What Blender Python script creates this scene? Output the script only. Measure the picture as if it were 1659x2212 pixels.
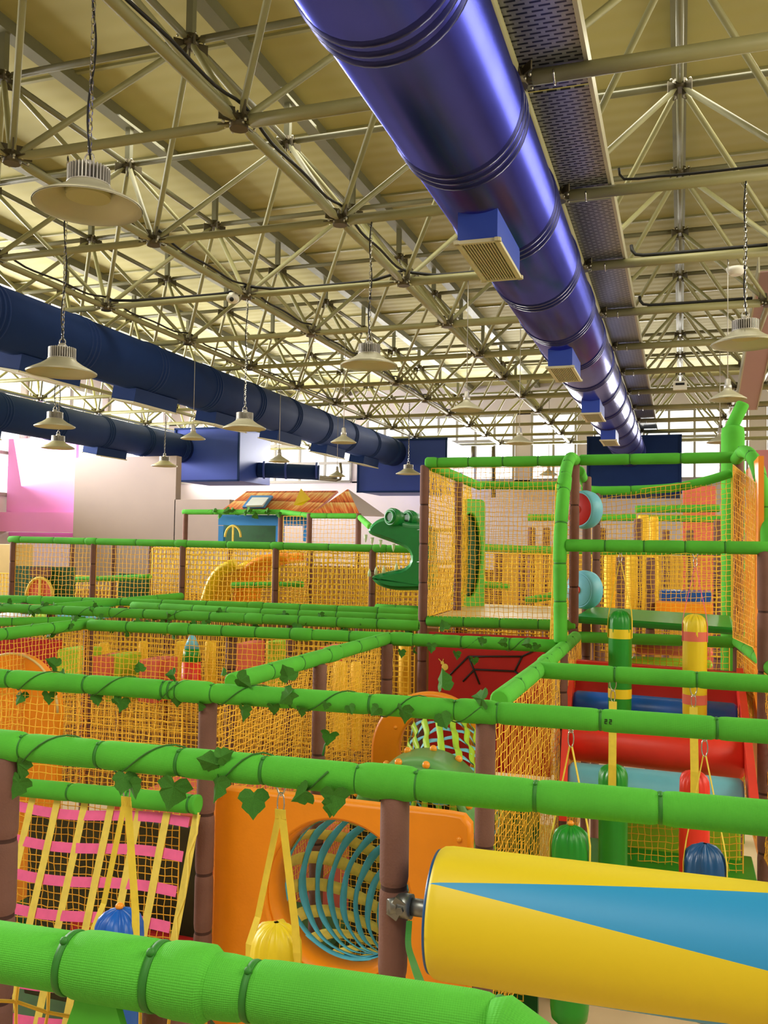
import bpy, math, random
from mathutils import Vector as V, Matrix
random.seed(7)
PI = math.pi
for o in list(bpy.data.objects): bpy.data.objects.remove(o)
SC = bpy.context.scene
COL = SC.collection

# ---------------------------------------------------------------- camera
W_, H_, F_ = 1659.0, 2212.0, 1900.0
CAM = V((0, 0, 2.7))
_dy = V((1470 - W_/2, 1188 - H_/2, F_)).normalized()      # world Y seen from the camera (x right, y down, z forward)
_n = _dy.cross(V((1, .0158, 0))).normalized()
_dz = -_n if _n.y > 0 else _n
_dx = _dy.cross(_dz)
if _dx.x < 0: _dx = -_dx
def cam2world(c): return V((_dx.dot(c), _dy.dot(c), _dz.dot(c)))
cam_data = bpy.data.cameras.new('camera')
cam = bpy.data.objects.new('camera', cam_data); COL.objects.link(cam)
_r, _u, _f = cam2world(V((1, 0, 0))), cam2world(V((0, -1, 0))), cam2world(V((0, 0, 1)))
cam.matrix_world = Matrix(((_r.x, _u.x, -_f.x, CAM.x), (_r.y, _u.y, -_f.y, CAM.y), (_r.z, _u.z, -_f.z, CAM.z), (0, 0, 0, 1)))
cam_data.sensor_fit = 'VERTICAL'; cam_data.sensor_height = 36; cam_data.sensor_width = 27
cam_data.lens = F_ * 36 / H_
cam_data.clip_start = .02; cam_data.clip_end = 200
SC.camera = cam
def P(px, py, X=None, Y=None, Z=None):
    """world point seen at a photo pixel, on the plane x=X, y=Y or z=Z"""
    d = cam2world(V((px - W_/2, py - H_/2, F_)))
    t = (X - CAM.x)/d.x if X is not None else (Y - CAM.y)/d.y if Y is not None else (Z - CAM.z)/d.z
    return CAM + d*t

# ---------------------------------------------------------------- world, lights, exposure
SC.view_settings.view_transform = 'Standard'; SC.view_settings.look = 'None'
SC.view_settings.exposure = 0.0; SC.view_settings.gamma = 1.0; SC.view_settings.use_curve_mapping = False
wd = bpy.data.worlds.new('daylight'); SC.world = wd; wd.use_nodes = True
wd.node_tree.nodes['Background'].inputs[0].default_value = (1.0, .97, .90, 1)
wd.node_tree.nodes['Background'].inputs[1].default_value = 2.2
def area(name, loc, target, sx, sy, power, col, spread=180):
    l = bpy.data.lights.new(name, 'AREA'); l.shape = 'RECTANGLE'; l.size = sx; l.size_y = sy; l.energy = power; l.color = col; l.spread = math.radians(spread)
    o = bpy.data.objects.new(name, l); COL.objects.link(o); o.location = loc
    o.rotation_euler = (V(target) - V(loc)).to_track_quat('-Z', 'Y').to_euler(); return o
area('left_window_daylight', (-18.2, 16, 5.4), (-9, 16, 7.6), 24, 2.4, 5200, (1.0, .97, .95), 110)
area('far_window_daylight', (-6, 28.3, 5.9), (-5, 20, 8.0), 22, 1.4, 2000, (1.0, .97, .90), 120)
area('right_window_daylight', (6.2, 7, 5.4), (-2, 8, 4.8), 14, 3.0, 520, (1.0, .90, .66), 150)
area('rear_fill_light', (-2.2, -1.0, 7.6), (-1.2, 3.2, 1.6), 5, 2.4, 215, (1.0, .96, .82), 130)  # added overhead fill for the near rails; the ceiling has no opening here
area('middle_fill_light', (-3.0, 9.5, 7.95), (-3.0, 9.6, 0), 9, 1.0, 210, (1.0, .95, .80), 160)  # added fill under the closed ceiling, brightens the far play area
SC.cycles.max_bounces = 6; SC.cycles.diffuse_bounces = 3; SC.cycles.glossy_bounces = 2
SC.cycles.transparent_max_bounces = 8; SC.cycles.use_denoising = True
SC.cycles.sample_clamp_indirect = 4.0

# ---------------------------------------------------------------- materials
def lin(c): return tuple((x/255/12.92 if x/255 <= .04045 else ((x/255 + .055)/1.055)**2.4) for x in c)
_mats = {}
def mat(name, rgb, rough=.6, metal=0.0, noise=.0, nscale=8, bump=0.0, bscale=60, spec=.5, wave=None):
    if name in _mats: return _mats[name]
    m = bpy.data.materials.new(name); m.use_nodes = True; nt = m.node_tree
    b = nt.nodes['Principled BSDF']; c = lin(rgb)
    b.inputs['Roughness'].default_value = rough; b.inputs['Metallic'].default_value = metal
    b.inputs['Specular IOR Level'].default_value = spec
    b.inputs['Base Color'].default_value = (*c, 1)
    tc = nt.nodes.new('ShaderNodeTexCoord')
    if noise:
        n = nt.nodes.new('ShaderNodeTexNoise'); n.inputs['Scale'].default_value = nscale; n.inputs['Detail'].default_value = 4
        nt.links.new(tc.outputs['Object'], n.inputs['Vector'])
        r = nt.nodes.new('ShaderNodeValToRGB')
        r.color_ramp.elements[0].position = .3; r.color_ramp.elements[1].position = .7
        r.color_ramp.elements[0].color = (*[x*(1 - noise) for x in c], 1)
        r.color_ramp.elements[1].color = (*[min(1, x*(1 + noise)) for x in c], 1)
        nt.links.new(n.outputs['Fac'], r.inputs['Fac']); nt.links.new(r.outputs['Color'], b.inputs['Base Color'])
    if bump:
        n = nt.nodes.new('ShaderNodeTexNoise'); n.inputs['Scale'].default_value = bscale; n.inputs['Detail'].default_value = 2
        nt.links.new(tc.outputs['Object'], n.inputs['Vector'])
        bp = nt.nodes.new('ShaderNodeBump'); bp.inputs['Strength'].default_value = bump; bp.inputs['Distance'].default_value = .004
        nt.links.new(n.outputs['Fac'], bp.inputs['Height']); nt.links.new(bp.outputs['Normal'], b.inputs['Normal'])
    _mats[name] = m; return m
def knit(name, rgb):
    """ribbed knit sleeve: fine rings and ribs from the UVs (u = metres along, v = turns)"""
    m = mat(name, rgb, .75, 0, .10, 5, spec=.25); nt = m.node_tree; b = nt.nodes['Principled BSDF']
    uv = nt.nodes.new('ShaderNodeTexCoord'); mp = nt.nodes.new('ShaderNodeMapping'); mp.inputs['Scale'].default_value = (330, 90, 1)
    nt.links.new(uv.outputs['UV'], mp.inputs['Vector'])
    ck = nt.nodes.new('ShaderNodeSeparateXYZ'); nt.links.new(mp.outputs['Vector'], ck.inputs[0])
    s1 = nt.nodes.new('ShaderNodeMath'); s1.operation = 'SINE'; s2 = nt.nodes.new('ShaderNodeMath'); s2.operation = 'SINE'
    ml = nt.nodes.new('ShaderNodeMath'); ml.operation = 'MULTIPLY'; ml.inputs[1].default_value = 6.2832
    mu = nt.nodes.new('ShaderNodeMath'); mu.operation = 'MULTIPLY'; mu.inputs[1].default_value = 6.2832
    nt.links.new(ck.outputs[0], ml.inputs[0]); nt.links.new(ck.outputs[1], mu.inputs[0])
    nt.links.new(ml.outputs[0], s1.inputs[0]); nt.links.new(mu.outputs[0], s2.inputs[0])
    ad = nt.nodes.new('ShaderNodeMath'); ad.operation = 'ADD'; nt.links.new(s1.outputs[0], ad.inputs[0]); nt.links.new(s2.outputs[0], ad.inputs[1])
    bp = nt.nodes.new('ShaderNodeBump'); bp.inputs['Strength'].default_value = .35; bp.inputs['Distance'].default_value = .001
    nt.links.new(ad.outputs[0], bp.inputs['Height']); nt.links.new(bp.outputs['Normal'], b.inputs['Normal'])
    return m
M = dict(
    green=knit('green_knit_foam', (84, 182, 54)), tie=mat('green_strap', (38, 118, 28), .6),
    lime=mat('lime_vinyl', (168, 212, 45), .5, 0, .06), brown=mat('brown_knit_foam', (116, 80, 68), .85, 0, .08, 14, .3, 160),
    browntie=mat('brown_tie', (62, 34, 26), .8), net=mat('yellow_net_cord', (252, 190, 50), .7, 0, .10, 20),
    netfar=mat('golden_net_cord', (255, 200, 40), .7, 0, .10, 9),
    steel=mat('cream_painted_steel', (146, 143, 98), .45, 0, .08, 3), steeldark=mat('grey_green_steel', (112, 110, 80), .5, 0, .08, 4),
    gusset=mat('dark_gusset_steel', (88, 80, 58), .45, .5), bolt=mat('zinc_bolt', (190, 188, 170), .3, .9),
    chrome=mat('polished_steel', (200, 200, 195), .2, 1.0), galv=mat('galvanised_pipe', (130, 132, 128), .38, .85, .2, 20),
    blue=mat('blue_glossy_duct', (74, 80, 184), .24, .93, .08, 2.5), bluedark=mat('navy_duct_paint', (24, 50, 104), .75, 0, .06, 3, spec=.2),
    bluebox=mat('blue_plenum_paint', (44, 72, 172), .5, 0, .05, 2), navyseam=mat('navy_duct_band', (22, 28, 96), .32, .5),
    grille=mat('cream_grille', (205, 200, 165), .45), black=mat('black_cable', (16, 15, 14), .6), hole=mat('dark_slot', (14, 16, 18), .8),
    shade=mat('lamp_shade_grey', (190, 186, 158), .42, .25, .03, 4), fin=mat('lamp_heat_sink', (192, 188, 178), .4, .5),
    lens=mat('lamp_lens', (182, 176, 130), .3), white=mat('white_plaster', (200, 190, 190), .85, 0, .03, 1.2),
    wallgrey=mat('taupe_wall_paint', (172, 156, 150), .9, 0, .04, .8), pinkwall=mat('pink_wall_paint', (236, 150, 222), .8, 0, .03, .6),
    frame=mat('grey_window_frame', (150, 146, 138), .5), floor=mat('beige_mat_floor', (214, 190, 150), .7, 0, .07, 2),
    orange=mat('orange_moulded_plastic', (243, 146, 14), .42, 0, .05, 6, .15, 90), orangecap=mat('orange_bolt_cap', (248, 158, 36), .35),
    yellow=mat('yellow_vinyl', (228, 202, 26), .42, 0, .05, 7), cyan=mat('cyan_webbing', (84, 186, 216), .6, 0, .12, 15),
    yweb=mat('straw_webbing', (232, 208, 92), .7, 0, .08, 30), strap=mat('yellow_strap', (230, 204, 62), .65, 0, .06, 40),
    pink=mat('pink_webbing', (242, 104, 162), .65, 0, .06, 30), red=mat('red_vinyl', (228, 50, 30), .42, 0, .05, 6),
    darkred=mat('crimson_panel', (178, 22, 24), .5, 0, .06, 5), gvinyl=mat('green_vinyl', (24, 140, 34), .35, 0, .08, 9),
    bvinyl=mat('blue_vinyl', (20, 92, 190), .32, 0, .08, 9), ltblue=mat('pale_blue_vinyl', (110, 190, 215), .45, 0, .06, 7),
    navyvinyl=mat('navy_vinyl', (22, 78, 130), .35, 0, .08, 9), dino=mat('dinosaur_green_plastic', (20, 132, 62), .38, 0, .10, 6),
    tooth=mat('pale_plastic_tooth', (205, 225, 190), .5), leaf=mat('ivy_leaf', (60, 116, 38), .75, 0, .30, 40, spec=.2), stem=mat('vine_stem', (46, 104, 32), .7),
    dkgreen=mat('dark_green_panel', (20, 84, 32), .5, 0, .15, 10), cream=mat('cream_platform', (216, 188, 122), .5, 0, .05, 3),
    padyel=mat('golden_foam_pad', (255, 202, 44), .7, 0, .07, 5), hutblue=mat('hut_blue_board', (24, 128, 204), .5, 0, .05, 3),
    camwhite=mat('camera_white', (226, 224, 212), .4), salmon=mat('salmon_foam', (226, 110, 88), .7, 0, .08, 6),
    midgreen=mat('mid_green_plastic', (92, 186, 52), .45, 0, .05, 5),
    olive=mat('dark_olive_backdrop', (52, 50, 22), .8, 0, .3, 9),  # colour stands in for the dark depth behind the webbing
    skyglass=mat('light_blue_film', (225, 238, 250), .3),
)
def glass_mat():
    m = bpy.data.materials.new('window_glass'); m.use_nodes = True; nt = m.node_tree; nt.nodes.clear()
    o = nt.nodes.new('ShaderNodeOutputMaterial'); t = nt.nodes.new('ShaderNodeBsdfTransparent'); g = nt.nodes.new('ShaderNodeBsdfGlossy'); x = nt.nodes.new('ShaderNodeMixShader')
    g.inputs['Roughness'].default_value = .05; x.inputs[0].default_value = .06
    nt.links.new(t.outputs[0], x.inputs[1]); nt.links.new(g.outputs[0], x.inputs[2]); nt.links.new(x.outputs[0], o.inputs[0]); return m
M['glass'] = glass_mat()
def ceiling_mat():
    m = mat('cream_ceiling_sheet', (168, 160, 98), .75, 0, .05, .6); nt = m.node_tree; b = nt.nodes['Principled BSDF']
    tc = nt.nodes.new('ShaderNodeTexCoord'); w = nt.nodes.new('ShaderNodeTexWave'); w.wave_type = 'BANDS'; w.bands_direction = 'Y'
    w.inputs['Scale'].default_value = 1.1; w.inputs['Distortion'].default_value = .2; nt.links.new(tc.outputs['Object'], w.inputs['Vector'])
    bp = nt.nodes.new('ShaderNodeBump'); bp.inputs['Strength'].default_value = .25; bp.inputs['Distance'].default_value = .02
    nt.links.new(w.outputs['Fac'], bp.inputs['Height']); nt.links.new(bp.outputs['Normal'], b.inputs['Normal']); return m
M['ceiling'] = ceiling_mat()
def wedge_mat():
    m = bpy.data.materials.new('roller_wedge_vinyl'); m.use_nodes = True; nt = m.node_tree; b = nt.nodes['Principled BSDF']; b.inputs['Roughness'].default_value = .5
    L = nt.links.new; N = nt.nodes.new
    uv = N('ShaderNodeTexCoord'); s = N('ShaderNodeSeparateXYZ'); L(uv.outputs['UV'], s.inputs[0])
    def mt(op, a, b_=None):
        n = N('ShaderNodeMath'); n.operation = op
        for i, q in enumerate((a, b_)):
            if q is None: continue
            if isinstance(q, (int, float)): n.inputs[i].default_value = q
            else: L(q, n.inputs[i])
        return n.outputs[0]
    fr = mt('FRACT', mt('ADD', mt('MULTIPLY', s.outputs[1], 3), WEDGE_OFF))
    d = mt('ABSOLUTE', mt('SUBTRACT', fr, .5))
    k = mt('LESS_THAN', d, mt('MULTIPLY', s.outputs[0], WEDGE_K))
    mx = N('ShaderNodeMix'); mx.data_type = 'RGBA'; L(k, mx.inputs['Factor'])
    mx.inputs['A'].default_value = (*lin((226, 200, 22)), 1); mx.inputs['B'].default_value = (*lin((40, 148, 205)), 1)
    L(mx.outputs['Result'], b.inputs['Base Color']); return m
WEDGE_OFF, WEDGE_K = -.13, .37
def shingle_mat():
    m = bpy.data.materials.new('printed_shingles'); m.use_nodes = True; nt = m.node_tree; b = nt.nodes['Principled BSDF']; b.inputs['Roughness'].default_value = .7
    L = nt.links.new; N = nt.nodes.new
    uv = N('ShaderNodeTexCoord'); mp = N('ShaderNodeMapping'); mp.inputs['Scale'].default_value = (16, 1.2, 1); L(uv.outputs['UV'], mp.inputs['Vector'])
    n = N('ShaderNodeTexNoise'); n.inputs['Scale'].default_value = 1.6; n.inputs['Detail'].default_value = 3; L(mp.outputs['Vector'], n.inputs['Vector'])
    s = N('ShaderNodeSeparateXYZ'); L(uv.outputs['UV'], s.inputs[0])
    ml = N('ShaderNodeMath'); ml.operation = 'MULTIPLY'; ml.inputs[1].default_value = 2.2; L(s.outputs[1], ml.inputs[0])
    fr = N('ShaderNodeMath'); fr.operation = 'FRACT'; L(ml.outputs[0], fr.inputs[0])
    ad = N('ShaderNodeMath'); ad.operation = 'MULTIPLY_ADD'; ad.inputs[1].default_value = 1.5; ad.inputs[2].default_value = -.35; L(n.outputs['Fac'], ad.inputs[0])
    a2 = N('ShaderNodeMath'); a2.operation = 'MULTIPLY_ADD'; a2.inputs[1].default_value = .55; L(fr.outputs[0], a2.inputs[0]); L(ad.outputs[0], a2.inputs[2])
    r = N('ShaderNodeValToRGB'); e = r.color_ramp.elements; e[0].color = (*lin((130, 40, 18)), 1); e[0].position = .2; e[1].color = (*lin((246, 206, 130)), 1); e[1].position = 1
    x = e.new(.5); x.color = (*lin((214, 98, 40)), 1); y = e.new(.75); y.color = (*lin((232, 150, 76)), 1)
    L(a2.outputs[0], r.inputs['Fac']); L(r.outputs['Color'], b.inputs['Base Color']); return m
M['wedge'] = wedge_mat(); M['shingle'] = shingle_mat()

# ---------------------------------------------------------------- mesh helpers
def frames(pts):
    """parallel-transport frames along a polyline"""
    n = len(pts); T = []
    for i in range(n):
        a = pts[max(i - 1, 0)]; b = pts[min(i + 1, n - 1)]; t = (b - a)
        T.append(t.normalized() if t.length > 1e-9 else V((0, 0, 1)))
    up = V((0, 0, 1)) if abs(T[0].z) < .9 else V((0, 1, 0))
    s = T[0].cross(up).normalized(); out = []
    for t in T:
        s = (s - t*s.dot(t))
        s = s.normalized() if s.length > 1e-6 else t.orthogonal().normalized()
        out.append((s, t.cross(s)))
    return out
class MB:
    def __init__(s): s.v = []; s.f = []; s.m = []; s.uv = []; s.smooth = []
    def face(s, idx, mi=0, uv=None, sm=True):
        s.f.append(idx); s.m.append(mi); s.uv.append(uv); s.smooth.append(sm)
    def sweep(s, pts, rad, n=12, caps=True, mis=None, mi=0, sx=1.0, sy=1.0, ph=0.0):
        pts = [V(p) for p in pts]; fr = frames(pts); base = len(s.v); L = 0; Ls = [0]
        for i in range(1, len(pts)): L += (pts[i] - pts[i-1]).length; Ls.append(L)
        for i, p in enumerate(pts):
            r = rad[i] if isinstance(rad, (list, tuple)) else rad
            a, b = fr[i]
            for k in range(n):
                w = 2*PI*k/n + ph; s.v.append(p + (a*math.cos(w)*sx + b*math.sin(w)*sy)*r)
        for i in range(len(pts) - 1):
            q = mis[i] if mis else mi
            for k in range(n):
                k2 = (k + 1) % n; x = base + i*n
                s.face((x + k, x + k2, x + n + k2, x + n + k), q, ((Ls[i], k/n), (Ls[i], (k+1)/n), (Ls[i+1], (k+1)/n), (Ls[i+1], k/n)), n > 4)
        if caps:
            s.face(tuple(base + k for k in reversed(range(n))), mis[0] if mis else mi, None, False)
            s.face(tuple(base + (len(pts) - 1)*n + k for k in range(n)), mis[-1] if mis else mi, None, False)
        return s
    def box(s, c, d, R=None, mi=0):
        c = V(c); b = len(s.v)
        for x in (-1, 1):
            for y in (-1, 1):
                for z in (-1, 1):
                    q = V((x*d[0]/2, y*d[1]/2, z*d[2]/2)); s.v.append(c + (R @ q if R else q))
        for f in ((0,1,3,2), (4,6,7,5), (0,4,5,1), (2,3,7,6), (0,2,6,4), (1,5,7,3)): s.face(tuple(b + i for i in f), mi, None, False)
        return s
    def quad(s, a, b, c, d, mi=0):
        i = len(s.v); s.v += [V(a), V(b), V(c), V(d)]; s.face((i, i+1, i+2, i+3), mi, ((0,0),(1,0),(1,1),(0,1)), False); return s
    def slab(s, poly, nrm, th, mi=0):
        """extrude a polygon by th along nrm"""
        nrm = V(nrm).normalized(); i = len(s.v); n = len(poly)
        s.v += [V(p) for p in poly] + [V(p) + nrm*th for p in poly]
        s.face(tuple(range(i, i + n)), mi, None, False); s.face(tuple(reversed(range(i + n, i + 2*n))), mi, None, False)
        for k in range(n): s.face((i + k, i + n + k, i + n + (k + 1) % n, i + (k + 1) % n), mi, None, False)
        return s
    def ribbon(s, pts, side, w, th=.002, mi=0):
        pts = [V(p) for p in pts]; side = V(side).normalized(); b = len(s.v); n = len(pts)
        for i, p in enumerate(pts):
            t = (pts[min(i+1, n-1)] - pts[max(i-1, 0)]).normalized(); nn = t.cross(side).normalized()
            for q in (-side*w/2 - nn*th/2, side*w/2 - nn*th/2, side*w/2 + nn*th/2, -side*w/2 + nn*th/2): s.v.append(p + q)
        for i in range(n - 1):
            for k in range(4):
                x = b + i*4; k2 = (k+1) % 4; s.face((x+k, x+k2, x+4+k2, x+4+k), mi, None, False)
        s.face((b+3, b+2, b+1, b), mi, None, False); x = b + (n-1)*4; s.face((x, x+1, x+2, x+3), mi, None, False)
        return s
    def sphere(s, c, r, nu=12, nv=8, sc=(1,1,1), mi=0):
        c = V(c); b = len(s.v)
        for j in range(nv + 1):
            t = PI*j/nv
            for i in range(nu):
                a = 2*PI*i/nu; s.v.append(c + V((r*sc[0]*math.sin(t)*math.cos(a), r*sc[1]*math.sin(t)*math.sin(a), r*sc[2]*math.cos(t))))
        for j in range(nv):
            for i in range(nu):
                i2 = (i+1) % nu; s.face((b+j*nu+i, b+(j+1)*nu+i, b+(j+1)*nu+i2, b+j*nu+i2), mi)
        return s
    def mesh(s, name, mats):
        me = bpy.data.meshes.new(name); me.from_pydata([tuple(v) for v in s.v], [], s.f)
        for m in (mats if isinstance(mats, (list, tuple)) else [mats]): me.materials.append(m)
        me.polygons.foreach_set('material_index', s.m); me.polygons.foreach_set('use_smooth', s.smooth)
        if any(u for u in s.uv):
            ul = me.uv_layers.new(name='UVMap'); k = 0; d = []
            for f, u in zip(s.f, s.uv):
                d += [c for q in (u or [(0, 0)]*len(f)) for c in q]
            ul.data.foreach_set('uv', d)
        me.update(); return me
    def build(s, name, mats, parent=None):
        return link(name, s.mesh(name, mats), parent)
def link(name, me, parent=None):
    o = bpy.data.objects.new(name, me); COL.objects.link(o)
    if parent:
        o.parent = parent; o.matrix_parent_inverse = parent.matrix_world.inverted() if parent.type == 'EMPTY' and False else Matrix.Identity(4)
    return o
def tag(o, label, cat=None, group=None, kind=None):
    if label: o['label'] = label
    if cat: o['category'] = cat
    if group: o['group'] = group
    if kind: o['kind'] = kind
    return o
def thing(name, label, cat, group=None, loc=(0, 0, 0), rz=0.0):
    o = bpy.data.objects.new(name, None); COL.objects.link(o); o.empty_display_size = .1
    o.location = loc; o.rotation_euler = (0, 0, rz); return tag(o, label, cat, group)
def copy_tree(o, parent=None, root=True):
    c = o.copy(); COL.objects.link(c); c.parent = parent
    for ch in o.children: copy_tree(ch, c)
    return c
def struct(name, mb, mats, label=None):
    o = mb.build(name, mats); o['kind'] = 'structure'
    if label: o['label'] = label
    return o
def smooth_path(ctrl, step=.04):
    """Catmull-Rom through control points"""
    c = [V(p) for p in ctrl]; c = [c[0]*2 - c[1]] + c + [c[-1]*2 - c[-2]]; out = []
    for i in range(1, len(c) - 2):
        n = max(2, int((c[i+1] - c[i]).length/step))
        for k in range(n):
            t = k/n; a, b, d, e = c[i-1], c[i], c[i+1], c[i+2]
            out.append(.5*((2*b) + (d - a)*t + (2*a - 5*b + 4*d - e)*t*t + (3*b - a - 3*d + e)*t**3))
    out.append(c[-2]); return out
def along(pts, s):
    for i in range(1, len(pts)):
        d = (pts[i] - pts[i-1]).length
        if s <= d or i == len(pts) - 1: return pts[i-1].lerp(pts[i], min(1, s/d) if d else 0)
        s -= d
def plen(pts): return sum((pts[i] - pts[i-1]).length for i in range(1, len(pts)))
def resample(pts, ss): return [along(pts, s) for s in ss]

# ---------------------------------------------------------------- padded foam rails and posts
def foam(parent, ctrl, r, nodes=(), seg=.34, ties=True, m='green', tm='tie', name='padded_rail', n=18, curved=False, endcap=True, extra=()):
    pts = smooth_path(ctrl) if curved else [V(p) for p in ctrl]; L = plen(pts)
    # tie positions: either side of every node, then every ~seg metres
    marks = set()
    for nd in nodes:
        for q in (nd - r*1.9, nd + r*1.9):
            if r*1.5 < q < L - r*1.5: marks.add(round(q, 3))
    for q in extra: marks.add(q)
    anchors = sorted(list(marks) + [0, L]); full = list(marks)
    for a, b in zip(anchors[:-1], anchors[1:]):
        k = int((b - a)/seg + .3)
        for i in range(1, k + 1):
            if k and (b - a) > seg*.9: full.append(a + (b - a)*i/(k + 1) + random.uniform(-.03, .03)*seg)
    full = sorted(full)
    ss = set([0, L]); w = r*.16
    for q in full:
        for d in (-5*w, -2.2*w, -w, w, 2.2*w, 5*w): ss.add(min(max(q + d, 0), L))
    k = max(2, int(L/.10))
    if curved: k = max(k, int(L/.045))
    for i in range(k + 1): ss.add(L*i/k)
    ss.add(r*.25); ss.add(L - r*.25)
    ss = sorted(ss); ss = [a for i, a in enumerate(ss) if i == 0 or a - ss[i-1] > 1e-4]
    rad = []; mis = []
    for s_ in ss:
        q = min([abs(s_ - t) for t in full] or [9]); rr = r
        if q < 5*w: rr = r*(.90 if q <= w*1.01 else .965 if q < 2.3*w else 1.0)
        for nd in nodes:
            if abs(s_ - nd) < r*1.8: rr *= 1.11
        if endcap and (s_ < 1e-4 or s_ > L - 1e-4): rr *= .82
        rad.append(rr)
    if not ties:
        for i in range(len(ss) - 1):
            c = (ss[i] + ss[i+1])/2; mis.append(1 if any(abs(c - t) < w*.6 for t in full) else 0)
    P_ = resample(pts, ss)
    o = MB().sweep(P_, rad, n, True, mis if not ties else None).build(name, [M[m], M[tm]], parent)
    if ties:
        for q in full:
            a, b = along(pts, max(q - w*.75, 0)), along(pts, min(q + w*.75, L)); mb = MB()
            mb.sweep([a, a.lerp(b, .5), b], [r*.925, r*.95, r*.925], n)
            t = (b - a).normalized(); up = V((0, 0, 1)) - t*t.z
            if up.length > .3 and r > .03:
                c = a.lerp(b, .5) + (up.normalized()*math.cos(.5) + t.cross(up.normalized())*math.sin(.5))*r*.97
                mb.sphere(c, r*.13, 8, 5)
            mb.build('strap_band', M[tm], o)
    return o
def post(parent, x, y, z0, z1, r=.037, seg=.26, m='brown', tm='browntie', name='padded_post'):
    return foam(parent, [(x, y, z0), (x, y, z1)], r, (), seg, False, m, tm, name, 16)

# ---------------------------------------------------------------- nets
_netcache = {}
def net(label, a, b, c, d, cell=.036, r=.0021, sag=.02, group=None, m='net', cat='safety net', name='safety_net', jit=.12, slant=0, wav=0.0):
    """cord mesh over the quad a-b-c-d (a,b bottom; c,d top)"""
    a, b, c, d = V(a), V(b), V(c), V(d); nu = max(2, int(((b - a).length + (c - d).length)/2/cell)); nv = max(2, int(((d - a).length + (c - b).length)/2/cell))
    nrm = (b - a).cross(d - a).normalized(); mb = MB(); rnd = random.Random(len(label)*131 + nu*7 + nv)
    G = []
    for j in range(nv + 1):
        row = []
        for i in range(nu + 1):
            u, v = i/nu, j/nv
            uu = u + slant*(v - .5)*math.sin(PI*u)
            edge = 0 if i in (0, nu) or j in (0, nv) else 1
            du, dv = (rnd.uniform(-jit, jit)/nu*edge, rnd.uniform(-jit, jit)/nv*edge)
            dv -= edge*.012*math.sin(PI*u)*math.sin(PI*v)
            p = (a*(1-uu-du) + b*(uu+du))*(1-v-dv) + (d*(1-uu-du) + c*(uu+du))*(v+dv)
            p = p + nrm*(sag*math.sin(PI*u)*math.sin(PI*v) + wav*math.sin(u*9 + v*3)*math.sin(PI*v) + rnd.uniform(-.004, .004)*edge)
            row.append(p)
        G.append(row)
    def strand(pts, rr=r):
        base = len(mb.v); fr = frames(pts)
        for p, (s_, t_) in zip(pts, fr):
            for k in range(3):
                w = 2*PI*k/3 + .5; mb.v.append(p + (s_*math.cos(w) + t_*math.sin(w))*rr)
        for i in range(len(pts) - 1):
            for k in range(3):
                k2 = (k+1) % 3; x = base + i*3; mb.face((x+k, x+k2, x+3+k2, x+3+k))
    for j in range(nv + 1): strand(G[j], r*(1.6 if j in (0, nv) else 1))
    for i in range(nu + 1): strand([G[j][i] for j in range(nv + 1)], r*(1.6 if i in (0, nu) else 1))
    o = mb.build(name, M[m]); return tag(o, label, cat, group)

# ================================================================ THE HALL
ZC = 8.05
XL, XR, YF, YB = -18.5, 6.5, 28.6, -3.0
struct('floor', MB().box(((XL + XR)/2, 12.5, -.05), (25.4, 33, .1)), M['floor'], 'beige matted hall floor')
struct('ceiling', MB().box(((XL + XR)/2, 12.6, ZC + .05), (25.0, 32.2, .1)), M['ceiling'], 'cream sheet ceiling above the space frame')
mb = MB()
for i in range(-3, 9):                                           # ceiling purlins over the upper node lines
    mb.box((-.03 - 2.2*i, 12.6, ZC - .07), (.16, 32, .14))
struct('trim_1', mb, M['steeldark'], 'long purlins carrying the ceiling sheets')
mb = MB()
for j in range(0, 14): mb.box((-6, -.5 + 2.17*j, ZC - .015), (24.6, .05, .03))
struct('trim_2', mb, M['steel'], 'cross seams of the ceiling sheets')
# back wall with a long clerestory
mb = MB()
mb.box((-6, YF + .1, 2.45), (25, .2, 4.9)); mb.box((-6, YF + .1, 7.55), (25, .2, 1.0))
for x in (-18, -10.6, -4.9, -2.9, 2.2, 6.2): mb.box((x, YF + .1, 6.0), (.5, .2, 2.3))
struct('wall_back', mb, M['white'], 'white plastered end wall')
mb = MB(); mb.box((XL - .1, 12.6, 2.0), (.2, 32, 4.0)); mb.box((XL - .1, 12.6, 7.85), (.2, 32, .5))
for k in range(9): mb.box((XL - .1, -2 + 3.9*k, 5.8), (.2, .25, 3.8))
struct('wall_left', mb, M['white'], 'white side wall under the window band')
struct('wall_rear', MB().box((-6, YB - .1, 4), (25, .2, 8)), M['white'], 'white wall behind the viewpoint')
mb = MB(); mb.box((XR + .1, 12.6, 2.0), (.2, 32, 4.0)); mb.box((XR + .1, 12.6, 7.9), (.2, 32, .4))
for k in range(9): mb.box((XR + .1, -2 + 3.9*k, 5.9), (.2, .3, 3.8))
struct('wall_side_right', mb, M['white'], 'white side wall at the right, with a window band')
wn = 0
def window(x0, x1, y, z0, z1, nx, zs):
    global wn; wn += 1
    mb = MB()
    for k in range(nx + 1): mb.box((x0 + (x1 - x0)*k/nx, y, (z0 + z1)/2), (.07, .08, z1 - z0))
    for z in [z0, z1] + zs: mb.box(((x0 + x1)/2, y, z), (x1 - x0, .09, .09))
    f = struct(f'window_{wn}', mb, M['frame'], 'grey framed clerestory window strip')
    g = MB().box(((x0 + x1)/2, y + .01, (z0 + z1)/2), (x1 - x0, .012, z1 - z0)).build('window_glass', M['glass'], f)
window(-17.7, -10.9, YF, 4.9, 7.05, 7, [5.55, 6.2])
window(-10.3, -5.2, YF, 4.9, 7.05, 8, [5.45, 6.2])
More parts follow.
